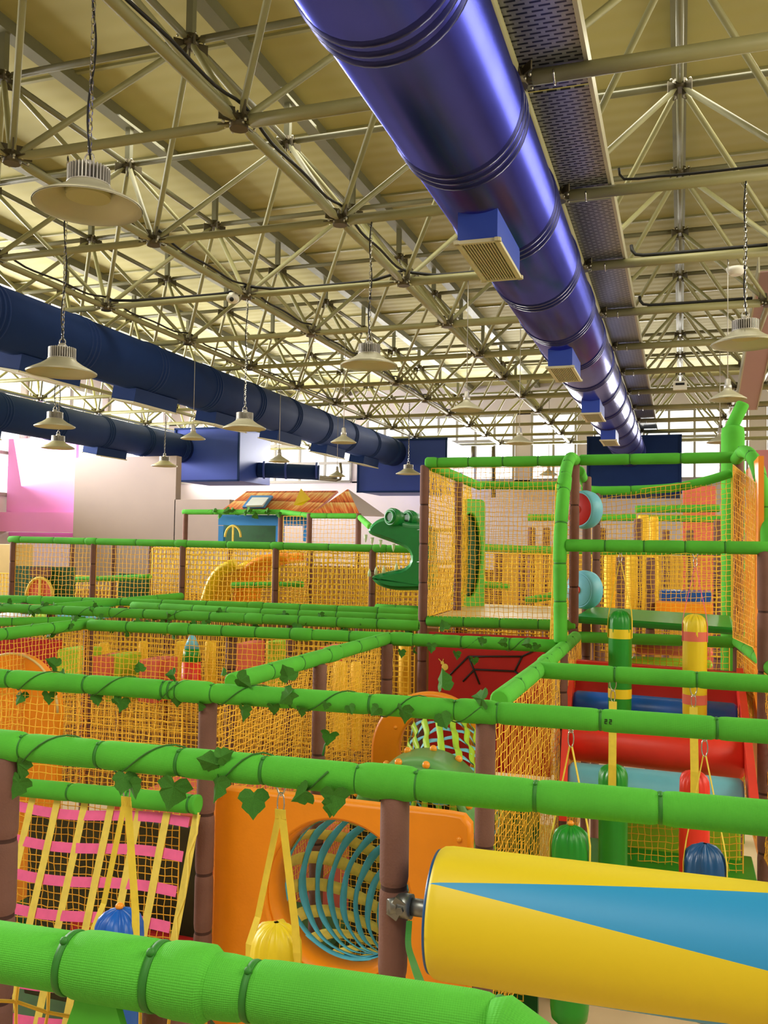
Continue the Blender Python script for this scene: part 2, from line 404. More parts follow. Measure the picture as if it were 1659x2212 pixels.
window(-4.6, -3.2, YF, 4.9, 7.05, 2, [5.45, 6.2])
window(-2.6, 1.9, YF, 4.9, 7.05, 6, [5.45, 6.2])
window(2.5, 5.9, YF, 4.9, 7.05, 4, [5.45])
wn += 1
mb = MB()
for k in range(17): mb.box((XL, -2 + 1.95*k, 5.8), (.08, .08, 3.6))
for z in (4.0, 5.2, 7.6): mb.box((XL, 12.6, z), (.09, 31, .09))
f = struct(f'window_{wn}', mb, M['frame'], 'window band along the side wall')
MB().box((XL - .02, 12.6, 5.8), (.012, 31, 3.6)).build('window_glass', M['glass'], f)
wn += 1
mb = MB()
for k in range(17): mb.box((XR, -2 + 1.95*k, 5.85), (.08, .08, 3.7))
for z in (4.0, 5.2, 7.7): mb.box((XR, 12.6, z), (.09, 31, .09))
f = struct(f'window_{wn}', mb, M['frame'], 'window band along the right side wall')
MB().box((XR + .02, 12.6, 5.85), (.012, 31, 3.7)).build('window_glass', M['glass'], f)
# partition boards on the left
mb = MB(); mb.box((-14.0, 20.0, 2.47), (3.15, .25, 4.94)); mb.box((-11.65, 20.0, 1.9), (1.6, .25, 3.8)); mb.box((-15.62, 20.6, 2.47), (.12, 1.2, 4.94))
struct('wall_partition', mb, M['wallgrey'], 'taupe partition wall, stepped lower at its right end')
mb = MB(); mb.box((-17.25, 20.6, 4.5), (2.35, .12, 2.2)); mb.box((-17.2, 20.5, 3.2), (2.9, .3, .55)); mb.box((-17.3, 20.9, 2.85), (3.2, .3, .12))
struct('wall_pink', mb, M['pinkwall'], 'pink painted board in front of the bright side windows')
mb = MB(); mb.box((3.0, 17.0, 2.3), (3.6, .15, 4.4)); struct('wall_right', mb, mat('rose_board', (190, 120, 118), .8, 0, .05, 1), 'rose coloured board at the right side')

# ---------------------------------------------------------------- space frame
ZB, ZU = 6.0, 7.45
frame_o = thing('space_frame', 'cream steel space frame of tubes and bolted nodes under the whole ceiling', 'roof truss')
def bx(i): return -1.1 - 2.2*i
def by(j): return 6.06 + 2.17*j
def ux(i): return -.02 - 2.2*i
def uy(j): return 7.14 + 2.17*j
IB, JB = range(-3, 8), range(-3, 11)
cand = {'bottom_chord_tube': [], 'top_chord_tube': [], 'diagonal_tube': [], 'bottom_node': [], 'top_node': [], 'purlin_stub': []}
def tube_mb(a, b, r, taper):
    a, b = V(a), V(b); t = (b - a).normalized(); L = (b - a).length
    return MB().sweep([a + t*.07, a + t*.10, a + t*taper, b - t*taper, b - t*.10, b - t*.07], [r*.4, r*.5, r, r, r*.5, r*.4], 8)
for i in IB:
    for j in JB:
        B = V((bx(i), by(j), ZB)); cand['bottom_node'].append((B, None))
        if i + 1 in IB: cand['bottom_chord_tube'].append((B, V((bx(i+1), by(j), ZB))))
        if j + 1 in JB: cand['bottom_chord_tube'].append((B, V((bx(i), by(j+1), ZB))))
IU, JU = range(-2, 8), range(-3, 10)
for i in IU:
    for j in JU:
        U = V((ux(i), uy(j), ZU)); cand['top_node'].append((U, None)); cand['purlin_stub'].append((U, V((U.x, U.y, ZC - .1))))
        if i + 1 in IU: cand['top_chord_tube'].append((U, V((ux(i+1), uy(j), ZU))))
        if j + 1 in JU: cand['top_chord_tube'].append((U, V((ux(i), uy(j+1), ZU))))
        for a, b in ((i - 1, j), (i, j), (i - 1, j + 1), (i, j + 1)):
            if a in IB and b in JB: cand['diagonal_tube'].append((U, V((bx(a), by(b), ZB))))
def pxof(p):
    c = p - CAM; return (_f.dot(c), _r.dot(c), _u.dot(c))
def score(a, b):
    q = a if b is None else (a + b)/2; z, x, y = pxof(q)
    off = max(0, abs(x) - .5*abs(z)) + max(0, abs(y) - .65*abs(z)) if z > 0 else 50
    return abs(z) + 4*off
def node_mb(p, up):
    mb = MB(); s = -1 if up else 1
    mb.sweep([p + V((0, 0, -.05)), p + V((0, 0, .05))], .075, 10)
    for k in range(4):
        a = PI/4 + PI/2*k; d = V((math.cos(a), math.sin(a), 0)); R = Matrix.Rotation(a, 3, 'Z')
        mb.box(p + d*.10 + V((0, 0, .06*s)), (.13, .012, .12), R)
        mb.box(p + V((math.cos(a - PI/4), math.sin(a - PI/4), 0))*.11, (.14, .07, .012), Matrix.Rotation(a - PI/4, 3, 'Z'))
        for q in (.07, .13): mb.sphere(p + d*q + V((0, 0, -.02*s)) + R @ V((0, .012, 0)), .014, 6, 4, mi=1)
        mb.sphere(p + V((math.cos(a - PI/4), math.sin(a - PI/4), 0))*.12 + V((0, 0, -.012)), .016, 6, 4, mi=1)
    return mb
spec = {'bottom_chord_tube': (.042, .2, 'steel'), 'top_chord_tube': (.036, .12, 'steeldark'), 'diagonal_tube': (.030, .16, 'steel')}
for k, lst in cand.items():
    lst.sort(key=lambda ab: score(*ab)); rest = MB()
    for n_, (a, b) in enumerate(lst):
        if score(a, b) > 48: continue
        if k in spec:
            r, tp, mm = spec[k]
            if k == 'bottom_chord_tube' and abs(a.y - b.y) < .01 and (a.x + b.x)/2 > -2.5: r, tp = .056, .11
            mb = tube_mb(a, b, r, tp); ms = [M[mm]]
        elif k == 'purlin_stub': mb = MB().box((a + b)/2, (.07, .07, (b - a).length)); ms = [M['steeldark']]
        else: mb = node_mb(a, k == 'top_node'); ms = [M['gusset'], M['bolt']]
        if n_ < 100: mb.build(k, ms, frame_o)
        else:
            o = len(rest.v); rest.v += mb.v; rest.uv += mb.uv; rest.m += mb.m; rest.smooth += mb.smooth
            rest.f += [tuple(q + o for q in f) for f in mb.f]
    if rest.v: rest.build(k, ms, frame_o)['kind'] = 'stuff'

# ---------------------------------------------------------------- ducts
def duct(label, X, Z, R, y0, y1, step, m, seam, group=None, double=True, first=.5):
    t = thing('ventilation_duct', label, 'air duct', group, (X, y0, 0))
    def L(y): return (0, y - y0, Z)
    mb = MB().sweep([L(y0), L(y1)], R, 48); mb.build('duct_shell', M[m], t)
    y = y0 + first
    while y < y1 - .3:
        s = MB()
        for d in ((-.085, 0, .085) if double else (-.06, .06)):
            s.sweep([L(y + d - .022), L(y + d - .012), L(y + d + .012), L(y + d + .022)], [R*1.001, R*1.036, R*1.036, R*1.001], 48, False)
        s.build('seam_ring', M[seam], t); y += step
    return t, L
main, Lm = duct('glossy blue spiral duct running overhead beside the perforated tray', -1.29, 5.32, .40, .8, 24.6, 1.47, 'blue', 'navyseam', first=1.4)
def side_grille(t, y, X, Z, R, y0, ang, w, l, dep, boxm, gm, far=False):
    """branch box on a duct with a slatted grille on its outer face; ang = direction below horizontal"""
    d = V((math.cos(ang), 0, math.sin(ang))); s = V((-math.sin(ang), 0, math.cos(ang))); yv = V((0, 1, 0))
    R3 = Matrix((s, yv, d)).transposed(); c = V((0, y - y0, Z)) + d*(R + dep/2 - .04)
    b = MB().box(c, (w, l, dep), R3).build('outlet_box', M[boxm], t)
    g = MB(); e = c + d*(dep/2)
    for q in (-1, 1):
        g.box(e + s*q*w/2 + d*.008, (.03, l + .05, .024), R3); g.box(e + yv*q*l/2 + d*.008, (w + .05, .03, .024), R3)
    n = 14 if not far else 9
    for k in range(1, n): g.box(e + s*(w*(k/n - .5)) + d*.008, (w/n*.42, l, .016), R3)
    g.build('grille', M[gm], b)
    MB().box(e + d*.001, (w - .02, l - .02, .004), R3).build('grille_backing', M['hole'], b)
for y, a in ((6.1, -1.57), (10.35, -1.57), (13.9, -1.57), (17.3, -1.57)):
    side_grille(main, y, -1.29, 5.32, .40, .8, a, .27, .85, .22, 'bluebox', 'grille')
dB, _ = duct('large navy duct crossing on the left, the upper of the two dark ones', -8.14, 5.47, .40, 4.5, 25.0, 1.75, 'bluedark', 'bluedark', 'navy ducts on the left')
for y in (9.7, 12.2, 14.7, 17.3, 20.0, 22.6): side_grille(dB, y, -8.14, 5.47, .40, 4.5, -1.75, .42, 1.2, .22, 'bluedark', 'grille', True)
dC, _ = duct('navy duct at far left ending in the bright blue box', -13.6, 5.38, .40, 9.0, 22.6, 1.75, 'bluedark', 'bluedark', 'navy ducts on the left')
for y in (14.2, 18.6): side_grille(dC, y, -13.6, 5.38, .40, 9.0, -1.75, .42, 1.2, .20, 'bluedark', 'grille', True)
def plenum(label, x0, x1, y0, y1, z0, z1, m):
    t = thing('duct_plenum', label, 'duct box', None, ((x0+x1)/2, y0, 0)); c = V((0, (y1-y0)/2, (z0+z1)/2))
    MB().box(c, (x1-x0, y1-y0, z1-z0)).build('box_shell', M[m], t)
    f = MB()
    for zz in (z0, z1):
        f.box((0, -.01, zz), (x1-x0+.06, .05, .05))
    for xx in (-(x1-x0)/2, (x1-x0)/2): f.box((xx, -.01, (z0+z1)/2), (.05, .05, z1-z0))
    f.build('flange', M['bluedark'], t); return t
plenum('bright blue duct box hanging at the far left above the partition wall', -13.8, -11.75, 22.0, 24.0, 4.45, 5.95, 'bluebox')
plenum('big dark blue duct box at the end of the large navy duct', -9.25, -6.5, 24.9, 27, 4.3, 5.85, 'bluebox')
plenum('dark navy duct box at the far end of the glossy blue duct', -2.42, 0.0, 24.6, 27, 4.2, 5.75, 'bluedark')
t = thing('branch_duct', 'short navy duct pipe leaving the right side of the bright blue box', 'air duct', None, (-11.75, 23.2, 0))
MB().sweep([(0, 0, 4.85), (1.7, .6, 4.8)], .22, 24).build('duct_shell', M['bluedark'], t)
for q in (.15, .75, 1.6): MB().sweep([(q, q*.35, 4.85), (q + .06, q*.35 + .02, 4.85)], .26, 24).build('seam_ring', M['bluebox'], t)

# perforated cable tray beside the main duct, and the pale tray on the right
t = thing('cable_tray', 'wide perforated metal cable tray lying on the truss beside the glossy duct', 'cable tray', None, (-1.06, 0, 6.07))
def tray_mat():
    m = mat('perforated_tray_steel', (150, 155, 150), .26, .95, .15, 2); nt = m.node_tree; b = nt.nodes['Principled BSDF']; L = nt.links.new; N = nt.nodes.new
    tc = N('ShaderNodeTexCoord'); mp = N('ShaderNodeMapping'); mp.inputs['Rotation'].default_value = (0, 0, 0); L(tc.outputs['Object'], mp.inputs['Vector'])
    br = N('ShaderNodeTexBrick'); br.inputs['Scale'].default_value = 1; br.inputs['Brick Width'].default_value = .10; br.inputs['Row Height'].default_value = .048
    br.inputs['Mortar Size'].default_value = .014; br.inputs['Mortar Smooth'].default_value = .0; br.inputs['Bias'].default_value = 0
    L(mp.outputs['Vector'], br.inputs['Vector'])
    mx = N('ShaderNodeMix'); mx.data_type = 'RGBA'; L(br.outputs['Fac'], mx.inputs['Factor'])
    mx.inputs['A'].default_value = (.006, .008, .012, 1); mx.inputs['B'].default_value = (*lin((158, 160, 156)), 1); L(mx.outputs['Result'], b.inputs['Base Color'])
    mm = N('ShaderNodeMath'); mm.operation = 'MULTIPLY'; mm.inputs[1].default_value = .55; L(br.outputs['Fac'], mm.inputs[0]); L(mm.outputs[0], b.inputs['Metallic']); b.inputs['Roughness'].default_value = .33; return m
M['tray'] = tray_mat()
for k in range(12):
    y = .6 + 2.17*k - .72
    MB().box((.0, y + 1.085, .0), (.86, 2.13, .012)).build('tray_section', M['tray'], t)
MB().box((.435, 13, .05), (.03, 26, .13)).build('side_rim', M['shade'], t)
MB().box((-.435, 13, .05), (.03, 26, .13)).build('side_rim', M['shade'], t)
for j in range(-2, 9):
    for dx in (-.12, .22):
        mb = MB(); c = V((dx, by(j), -.07)); mb.sweep([c + V((0, .065*math.cos(a), .065*math.sin(a))) for a in [PI*q/8 for q in range(8, 17)]] , .008, 6)
        mb.build('hook_bolt', M['chrome'], t)
t = thing('cable_tray', 'pale pinkish steel tray sloping away at the upper right behind the round lamps', 'cable tray', None, (1.02, 9.5, 5.6))
a, b = P(1672, 585, X=1.15) - V((1.02, 9.5, 5.6)), P(1612, 885, X=1.15) - V((1.02, 9.5, 5.6))
mb = MB(); d = (b - a).normalized(); upv = V((1, 0, 0)).cross(d); R3 = Matrix((V((1, 0, 0)), d, upv)).transposed()
mb.box((a + b)/2, (.36, (b - a).length, .02), R3).build('tray_floor', mat('pink_grey_steel', (176, 142, 136), .5), t)
MB().box((a + b)/2 + V((-.18, 0, .1)), (.02, (b - a).length, .24), R3).build('tray_side', M['shade'], t)
MB().box((a + b)/2 + V((.18, 0, .1)), (.02, (b - a).length, .24), R3).build('tray_side', M['shade'], t)

# ---------------------------------------------------------------- hanging lamps
def link_mesh():
    mb = MB(); pts = []
    for k in range(13):
        a = 2*PI*k/12; pts.append(V((.011*math.cos(a), 0, .026*math.sin(a))))
    mb.sweep(pts, .0035, 5, False); return mb.mesh('chain_link', M['chrome'])
LINK = link_mesh()
def chain_mesh(L):
    mb = MB(); n = int(L/.042)
    for i in range(n):
        pts = []; z = .021 + i*.042
        for k in range(11):
            a = 2*PI*k/10; q = .012*math.cos(a); pts.append(V((q, 0, z + .027*math.sin(a))) if i % 2 else V((0, q, z + .027*math.sin(a))))
        mb.sweep(pts, .0036, 4, False)
    return mb.mesh('chain', M['chrome'])
def bay_lamp(L=1.45, R=.285):
    o = thing('bay_lamp', '', 'pendant lamp')
    prof = [(-.0, R), (.008, R*1.0), (.03, R*.86), (.065, R*.62), (.10, R*.44), (.12, R*.38)]
    mb = MB(); mb.sweep([(0, 0, z) for z, r in prof], [r for z, r in prof], 40, False)
    mb.sweep([(0, 0, z - .004) for z, r in reversed(prof)], [r*.985 for z, r in reversed(prof)], 40, False); mb.build('shade', M['shade'], o)
    mb = MB(); mb.sweep([(0, 0, .11), (0, 0, .20), (0, 0, .215)], [R*.24, R*.24, R*.2], 24)
    for k in range(36):
        a = 2*PI*k/36; mb.box((R*.31*math.cos(a), R*.31*math.sin(a), .165), (R*.16, .005, .09), Matrix.Rotation(a, 3, 'Z'))
    mb.sweep([(0, 0, .116), (0, 0, .122)], R*.40, 30); mb.build('heat_sink', M['fin'], o)
    MB().sweep([(0, 0, .05), (0, 0, .085)], [R*.40, R*.42], 28).build('diffuser', M['lens'], o)
    mb = MB(); mb.sphere((0, 0, .225), R*.13, 14, 8, (1, 1, .8)); mb.sweep([V((.03*math.cos(a), 0, .262 + .03*math.sin(a))) for a in [2*PI*k/12 for k in range(13)]], .005, 6, False)
    mb.build('hanger_ring', M['fin'], o)
    c = link('chain', chain_mesh(L - .28), o); c.location = (0, 0, .285)
    mb = MB(); pts = [V((.012*math.sin(z*9), .012*math.cos(z*7), z)) for z in [.23 + (L - .25)*k/16 for k in range(17)]]; mb.sweep(pts, .006, 5).build('power_cord', M['black'], o)
    return o
def cone_lamp(L=1.45, R=.2):
    o = thing('cone_lamp', '', 'pendant lamp')
    prof = [(0, R), (.006, R), (.035, R*.78), (.075, R*.45), (.10, R*.25), (.12, R*.2)]
    mb = MB(); mb.sweep([(0, 0, z) for z, r in prof], [r for z, r in prof], 32, False)
    mb.sweep([(0, 0, z - .004) for z, r in reversed(prof)], [r*.985 for z, r in reversed(prof)], 32, False); mb.build('shade', M['shade'], o)
    MB().sweep([(0, 0, .11), (0, 0, .16), (0, 0, .17), (0, 0, .22), (0, 0, .235)], [.042, .042, .032, .03, .012], 16).build('lamp_neck', M['fin'], o)
    MB().sphere((0, 0, .06), .055, 14, 8, (1, 1, 1)).build('bulb', M['lens'], o)
    MB().sweep([(0, 0, .23), (0, 0, L)], .005, 6).build('rod', M['fin'], o); return o
Gp = 'grey lamps hanging from the space frame'
for px, py, kind, zz, lab in [
    (190, 447, 0, 4.22, 'largest grey bay lamp, hanging on a chain at upper left in front of the truss'),
    (797, 790, 0, 4.28, 'grey bay lamp hanging on a chain in the middle of the ceiling'),
    (133, 806, 0, 4.28, 'grey bay lamp hanging in front of the left end of the large navy duct'),
    (1610, 744, 0, 4.28, 'grey bay lamp cut by the right edge of the frame, above the pale tray'),
    (528, 926, 0, 4.28, 'grey bay lamp hanging in front of the large navy duct, above the bright blue box'),
    (118, 922, 0, 4.28, 'grey bay lamp hanging before the far left navy duct, upper of a close pair'),
    (125, 968, 0, 4.28, 'small grey bay lamp just under another, over the pink board'),
    (355, 1007, 0, 4.28, 'small grey bay lamp in front of the taupe partition wall'),
    (882, 1024, 0, 4.28, 'small grey bay lamp in front of the big dark blue duct box'),
    (742, 956, 1, 4.28, 'grey cone lamp on a rod in front of the large navy duct, right of centre'),
    (1008, 886, 1, 4.28, 'grey cone lamp on a white rod between the middle bay lamp and the glossy duct'),
    (417, 948, 1, 4.28, 'small grey cone lamp hanging between the two navy ducts'),
    (1572, 863, 1, 4.28, 'grey cone lamp just right of the glossy duct, above the green column'),
    (1555, 956, 1, 4.28, 'small grey cone lamp in front of the top of the green column'),
    (603, 997, 1, 4.28, 'small grey cone lamp before the far clerestory windows, right of the blue box'),
    (728, 1029, 1, 4.28, 'tiny grey cone lamp above the shingled hut roof'),
    (1185, 1026, 1, 4.28, 'tiny grey cone lamp seen through the top of the netted cage'),
    (1122, 958, 1, 4.28, 'small grey cone lamp hanging just above the netted cage rail, left of the glossy duct')]:
    q = P(px, py, Z=zz); jj = min(range(-3, 11), key=lambda j: abs(by(j) - q.y)); q = P(px, py, Y=by(jj))
    o = (cone_lamp if kind else bay_lamp)(ZB - .03 - q.z)
    o.location = q; o['label'] = lab; o['group'] = Gp

# ---------------------------------------------------------------- cables, detectors, cameras on the truss
def cable(label, ctrl, r=.014, m='black', nm='power_cable', clips=()):
    o = MB().sweep(smooth_path(ctrl, .15), r, 8).build(nm, M[m]); return tag(o, label, 'cable')
zc = ZB + .055
def run_y(i, j0, j1, off=.05):
    out = []
    for j in range(j0, j1 + 1):
        out.append((bx(i) + off, by(j), zc + .07))
        if j < j1: out += [(bx(i) + off*.8, by(j) + .5, zc), (bx(i) + off, by(j) + 1.1, zc + .01), (bx(i) + off, by(j) + 1.7, zc)]
    return out
cable('black cable clipped along the near left truss chord', run_y(1, -2, 2))
cable('black cable clipped along the truss chord above the large navy duct', run_y(3, -1, 6))
cable('black cable along the second truss chord from the left', run_y(2, 1, 7))
cable('black cable lying on the cross tube above the middle bay lamp', [(bx(3), by(2), zc + .06), (bx(3) + .4, by(2), zc + .01), (bx(2) - .3, by(2), zc), (bx(2), by(2), zc + .08), (bx(2) + .4, by(2), zc), (bx(1) - .4, by(2), zc), (bx(1), by(2), zc + .1), (bx(1) + .4, by(2), zc), (bx(0), by(2), zc + .02)], .02)
cable('black cable on the cross tube right of the glossy duct, nearest one', [(-.55, by(1) + .03, zc + .16), (-.5, by(1), zc + .04), (-.2, by(1), zc + .03), (.1, by(1), zc + .02), (.9, by(1), zc + .02)], .012)
cable('black cable on the cross tube right of the glossy duct, second one', [(-.55, by(2) + .03, zc + .16), (-.5, by(2), zc + .04), (-.2, by(2), zc + .02), (.9, by(2), zc + .02)], .02)
cable('black cable on the cross tube right of the glossy duct, third one', [(-.55, by(3) + .03, zc + .16), (-.5, by(3), zc + .04), (-.2, by(3), zc + .02), (.9, by(3), zc + .02)], .02)
t = thing('dome_camera', 'white dome camera under a truss node left of the middle bay lamp', 'security camera', None, P(503, 645, Z=5.9))
mb = MB(); mb.sweep([(0, 0, .07), (0, 0, .0)], [.05, .085], 20); mb.sphere((0, 0, 0), .085, 20, 10, (1, 1, .8)); mb.build('housing', M['camwhite'], t); MB().sphere((.02, -.07, -.03), .03, 12, 8).build('camera_lens', M['black'], t)
t = thing('smoke_detector', 'white smoke detector hanging under a cross tube at upper right', 'smoke detector', None, P(1590, 583, Z=5.9))
MB().sweep([(0, 0, .02), (0, 0, -.02), (0, 0, -.06)], [.11, .10, .06], 24).build('detector_body', M['camwhite'], t)
MB().sweep([(-.08, 0, .0), (-.08, 0, .12)], .005, 6).build('hanger_wire', M['chrome'], t); MB().sweep([(.08, 0, .0), (.08, 0, .12)], .005, 6).build('hanger_wire', M['chrome'], t)
t = thing('exit_sign_box', 'small white box with a dark slot on the truss right of the glossy duct', 'sign box', None, P(1469, 833, Y=14.0))
MB().box((0, 0, 0), (.20, .06, .13)).build('sign_case', M['camwhite'], t); MB().box((0, -.035, .02), (.13, .01, .035)).build('slot', M['hole'], t)
t = thing('cable_box_bundle', 'loop of dark pipework on the end wall below the clerestory', 'pipes')
mb = MB(); A = [P(x, y, Y=28.3) for x, y in ((735, 1000), (735, 1035), (700, 1035), (665, 1032), (650, 1022), (662, 1030), (690, 1030), (728, 1034))]
mb.sweep(smooth_path(A, .2), .05, 8).build('pipe_loop', M['gusset'], t)
for q in ((1022, 960, 1000), (1066, 965, 1075)): MB().sweep([P(q[0], q[1], Y=28.3), P(q[0], q[2], Y=28.3)], .07, 8).build('drop_pipe', M['gusset'], t)

# ================================================================ SOFT PLAY STRUCTURE
RR = .040                                                          # radius of the padded rails
def PZ(px, py, z=2.1): return P(px, py, Z=z)
# ---- nearest maze frame
fr1 = thing('maze_structure', 'nearest open-topped play frame of green padded rails on brown posts', 'play frame')
R1a, R1b = PZ(-300, 2008), PZ(1095, 2226)
def R1(px): return PZ(px, 2055 + .1562*px)
d1 = (R1b - R1a).normalized()
foam(fr1, [R1a, R1(200)], .040, (), .9, n=32)
foam(fr1, [R1(140), R1(250), R1(345)], .046, (), 9, extra=(.012,), name='joint_sleeve', n=32)
foam(fr1, [R1(325), R1(395), R1(468)], .049, (), 9, extra=(.012,), name='joint_sleeve', n=32)
foam(fr1, [R1(400), R1b], .041, (), 9, extra=(.10, .43), n=32)
e1 = R1b + V((-.02, -.012, 0))
foam(fr1, [e1, e1 + V((.035, 0, -.004)), e1 + V((.065, -.01, -.03)), e1 + V((.06, -.05, -.12))], .047, (), 9, name='elbow_sleeve', curved=True, n=24)
MB().slab([P(180, 2110, Y=1.05), P(232, 2110, Y=1.05), P(268, 2240, Y=1.05), P(134, 2240, Y=1.05)], (0, 1, 0), .012).build('cover_flap', M['green'], fr1)
def R2(X): return V((X, 2.146 + .037*(X + .688), 2.1))
foam(fr1, [R2(-3.2), R2(1.15)], RR, (1.33, 2.50), .33, n=28)
def R3(X): return V((X, 3.175 + .037*(X + .688), 2.1))
foam(fr1, [R3(-4.2), R3(1.2)], RR, (2.36, 3.50), .46, extra=(2.22, 2.25), n=24)
foam(fr1, [PZ(1162, 1447), PZ(1700, 1480)], RR, (), .42)
foam(fr1, [PZ(1079, 1512), PZ(1163, 1446), PZ(1243, 1376)], RR, (1.2,), .5)
foam(fr1, [PZ(500, 1474), PZ(840, 1378)], RR, (1.1,), .42)
foam(fr1, [(-4.08, 3.2, 2.1), PZ(200, 1346)], RR, (), .6)
foam(fr1, [PZ(192, 1350), PZ(1208, 1396)], RR, (.72, 1.62, 2.3), .42)
for px, Y in ((20, 2.10), (857, 2.15), (450, 3.16), (1050, 3.19), (690, 4.3), (835, 5.38), (188, 5.45), (497, 5.40), (1213, 5.42), (-160, 3.1), (1800, 2.2)):
    q = P(px, 1500, Y=Y); post(fr1, q.x, q.y, 0.0, 2.07)
q = (-.60, 1.14); post(fr1, -.72, 1.16, 0.0, 2.07)
tag(None or fr1, None)
for k in range(2):                                                # the small printed 22 on the third rail
    c = R3(-.235) + V((-.008 + k*.016, -RR*1.0, .004)); n22 = MB()
    for dx, dz, w, h in ((0, .007, .009, .0022), (.0035, .0035, .0022, .007), (0, 0, .009, .0022), (-.0035, -.0035, .0022, .007), (0, -.007, .009, .0022)): n22.box(c + V((dx, 0, dz)), (w, .003, h))
    n22.build('printed_digit', M['black'], fr1)
# ---- rails behind, at the same height
fr2 = thing('rail_barrier', 'long low green rails crossing behind the nearest frame, in front of the distant rails', 'play frame')
foam(fr2, [PZ(-60, 1310), PZ(905, 1352)], RR, (1.35, 2.75), .42)
foam(fr2, [PZ(-60, 1292), PZ(560, 1310), PZ(905, 1324)], RR, (.7, 3.0), .5)
foam(fr2, [PZ(285, 1308), PZ(560, 1323), PZ(905, 1337)], RR*.9, (), .42)
foam(fr2, [PZ(120, 1313), PZ(392, 1288)], RR, (), .6)
foam(fr2, [PZ(-60, 1344, 2.02), PZ(185, 1341, 2.02)], RR*.9, (), .5)
foam(fr2, [PZ(812, 1312, 2.08), PZ(905, 1317, 2.08)], RR*.9, (), .4)
for px, Y in ((108, 6.35), (361, 6.4), (628, 6.4), (262, 7.35), (775, 7.4), (50, 7.2)):
    q = P(px, 1400, Y=Y); post(fr2, q.x, q.y, 0.0, 2.07)
# ---- distant rail at eye height
fr3 = thing('rail_barrier', 'distant green eye-level rail with brown posts and golden nets, left of the crocodile head', 'play frame')
YR = 8.75
ra, rb = P(20, 1165, Y=YR), P(905, 1187, Y=YR)
foam(fr3, [ra, rb], RR, (.1, 1.2, 2.42, 3.62, 4.8), .9)
for px in (28, 202, 395, 596, 805):
    q = P(px, 1200, Y=YR); post(fr3, q.x, q.y, .0, 2.67)
for px in (155, 246, 326, 497, 672): q = P(px, 1200, Y=YR + 1.15); post(fr3, q.x, q.y, .0, 2.67, .034)
qa, qb = P(140, 1170, Y=YR + 1.15), P(905, 1190, Y=YR + 1.15)
# ---- cage
cg = thing('climbing_cage', 'tall netted cage of green padded rails with two bays and curved front arches', 'climbing cage')
YC, YK = 6.6, 8.35
def PC(x, y, Y=YC): return P(x, y, Y=Y)
foam(cg, [PC(920, 1000), PC(1238, 995)], RR, (.02,), .38)
foam(cg, [PC(1252, 994), PC(1592, 988)], RR, (1.16,), .45)
foam(cg, [PC(922, 1341), PC(1244, 1351)], RR, (), .42)
foam(cg, [PC(1250, 1376), PC(1596, 1388)], RR, (1.16,), .45)
foam(cg, [PC(935, 1008, 6.68), PC(1036, 1050, 8.3)], RR, (), .5, m='green')
foam(cg, [PC(1036, 1048, YK), PC(1245, 1050, YK)], RR, (), .5)
foam(cg, [PC(1262, 1052, 8.0), PC(1290, 1060, 8.1), PC(1440, 1055, 8.2), PC(1520, 1040, 8.2), PC(1580, 1022, 8.2)], RR, (), .5, curved=True)
foam(cg, [PC(1252, 1018, 6.8), PC(1258, 1030, 7.4), PC(1268, 1052, 8.0)], RR, (), 9, curved=True)
foam(cg, [PC(1598, 1022, 6.7), PC(1592, 1024, 8.2)], RR, (), 9)
foam(cg, [PC(1242, 994, 6.58), PC(1232, 990, 6.2), PC(1222, 1020, 5.75), PC(1215, 1090, 5.5), PC(1210, 1175, 5.42), PC(1210, 1280, 5.42), PC(1211, 1388, 5.42)], RR*1.02, (1.0,), .34, curved=True, name='arched_rail')
foam(cg, [PC(1590, 992, 6.58), PC(1608, 975, 6.2), PC(1632, 1000, 5.9), PC(1652, 1080, 5.62), PC(1660, 1180, 5.45), PC(1662, 1200, 5.42)], RR*1.02, (), .34, curved=True, name='arched_rail')
foam(cg, [PC(1222, 1178, 5.42), PC(1662, 1184, 5.42)], RR*.95, (), .26)
foam(cg, [PC(1594, 1386, 6.55), PC(1664, 1440, 5.42), PC(1740, 1500, 4.7)], RR, (1.2,), .5)
for px, y0, Y, zt in ((915, 1340, YC, 3.33), (1240, 1350, YC, 3.33), (1595, 1350, YC, 3.34), (989, 1300, 7.55, 3.3), (1267, 1300, 7.5, 3.3), (1288, 1300, 8.1, 3.25)):
    q = P(px, 1200, Y=Y); post(cg, q.x, q.y, 0.0, zt, .036, .34)
q = P(1652, 1500, Y=5.42); post(cg, q.x, q.y, 0.0, 2.70, .040, .4)
# platforms in the cage
def slab_px(name, label, pts, z, th, m, cat='platform'):
    pl = [P(x, y, Z=z) for x, y in pts]; o = MB().slab(pl, (0, 0, -1), th).build(name, M[m]); b = o.modifiers.new('b', 'BEVEL'); b.width = .012; b.segments = 2
    return tag(o, label, cat)
pl = [V((-1.86, 6.66, 2.14)), V((-.80, 6.70, 2.14)), V((-.84, 8.5, 2.14)), V((-1.93, 8.5, 2.14))]
o = MB().slab(pl, (0, 0, -1), .07).build('deck_board', M['cream']); tag(o, 'cream deck board inside the left bay of the netted cage', 'platform')
pl = [V((-.74, 6.62, 2.20)), V((.36, 6.66, 2.16)), V((.40, 7.9, 2.16)), V((-.74, 7.8, 2.20))]
o = MB().slab(pl, (0, 0, -1), .05).build('deck_board', M['gvinyl']); o.modifiers.new('b', 'BEVEL').width = .015; tag(o, 'shiny green vinyl deck in the right bay of the netted cage', 'platform')

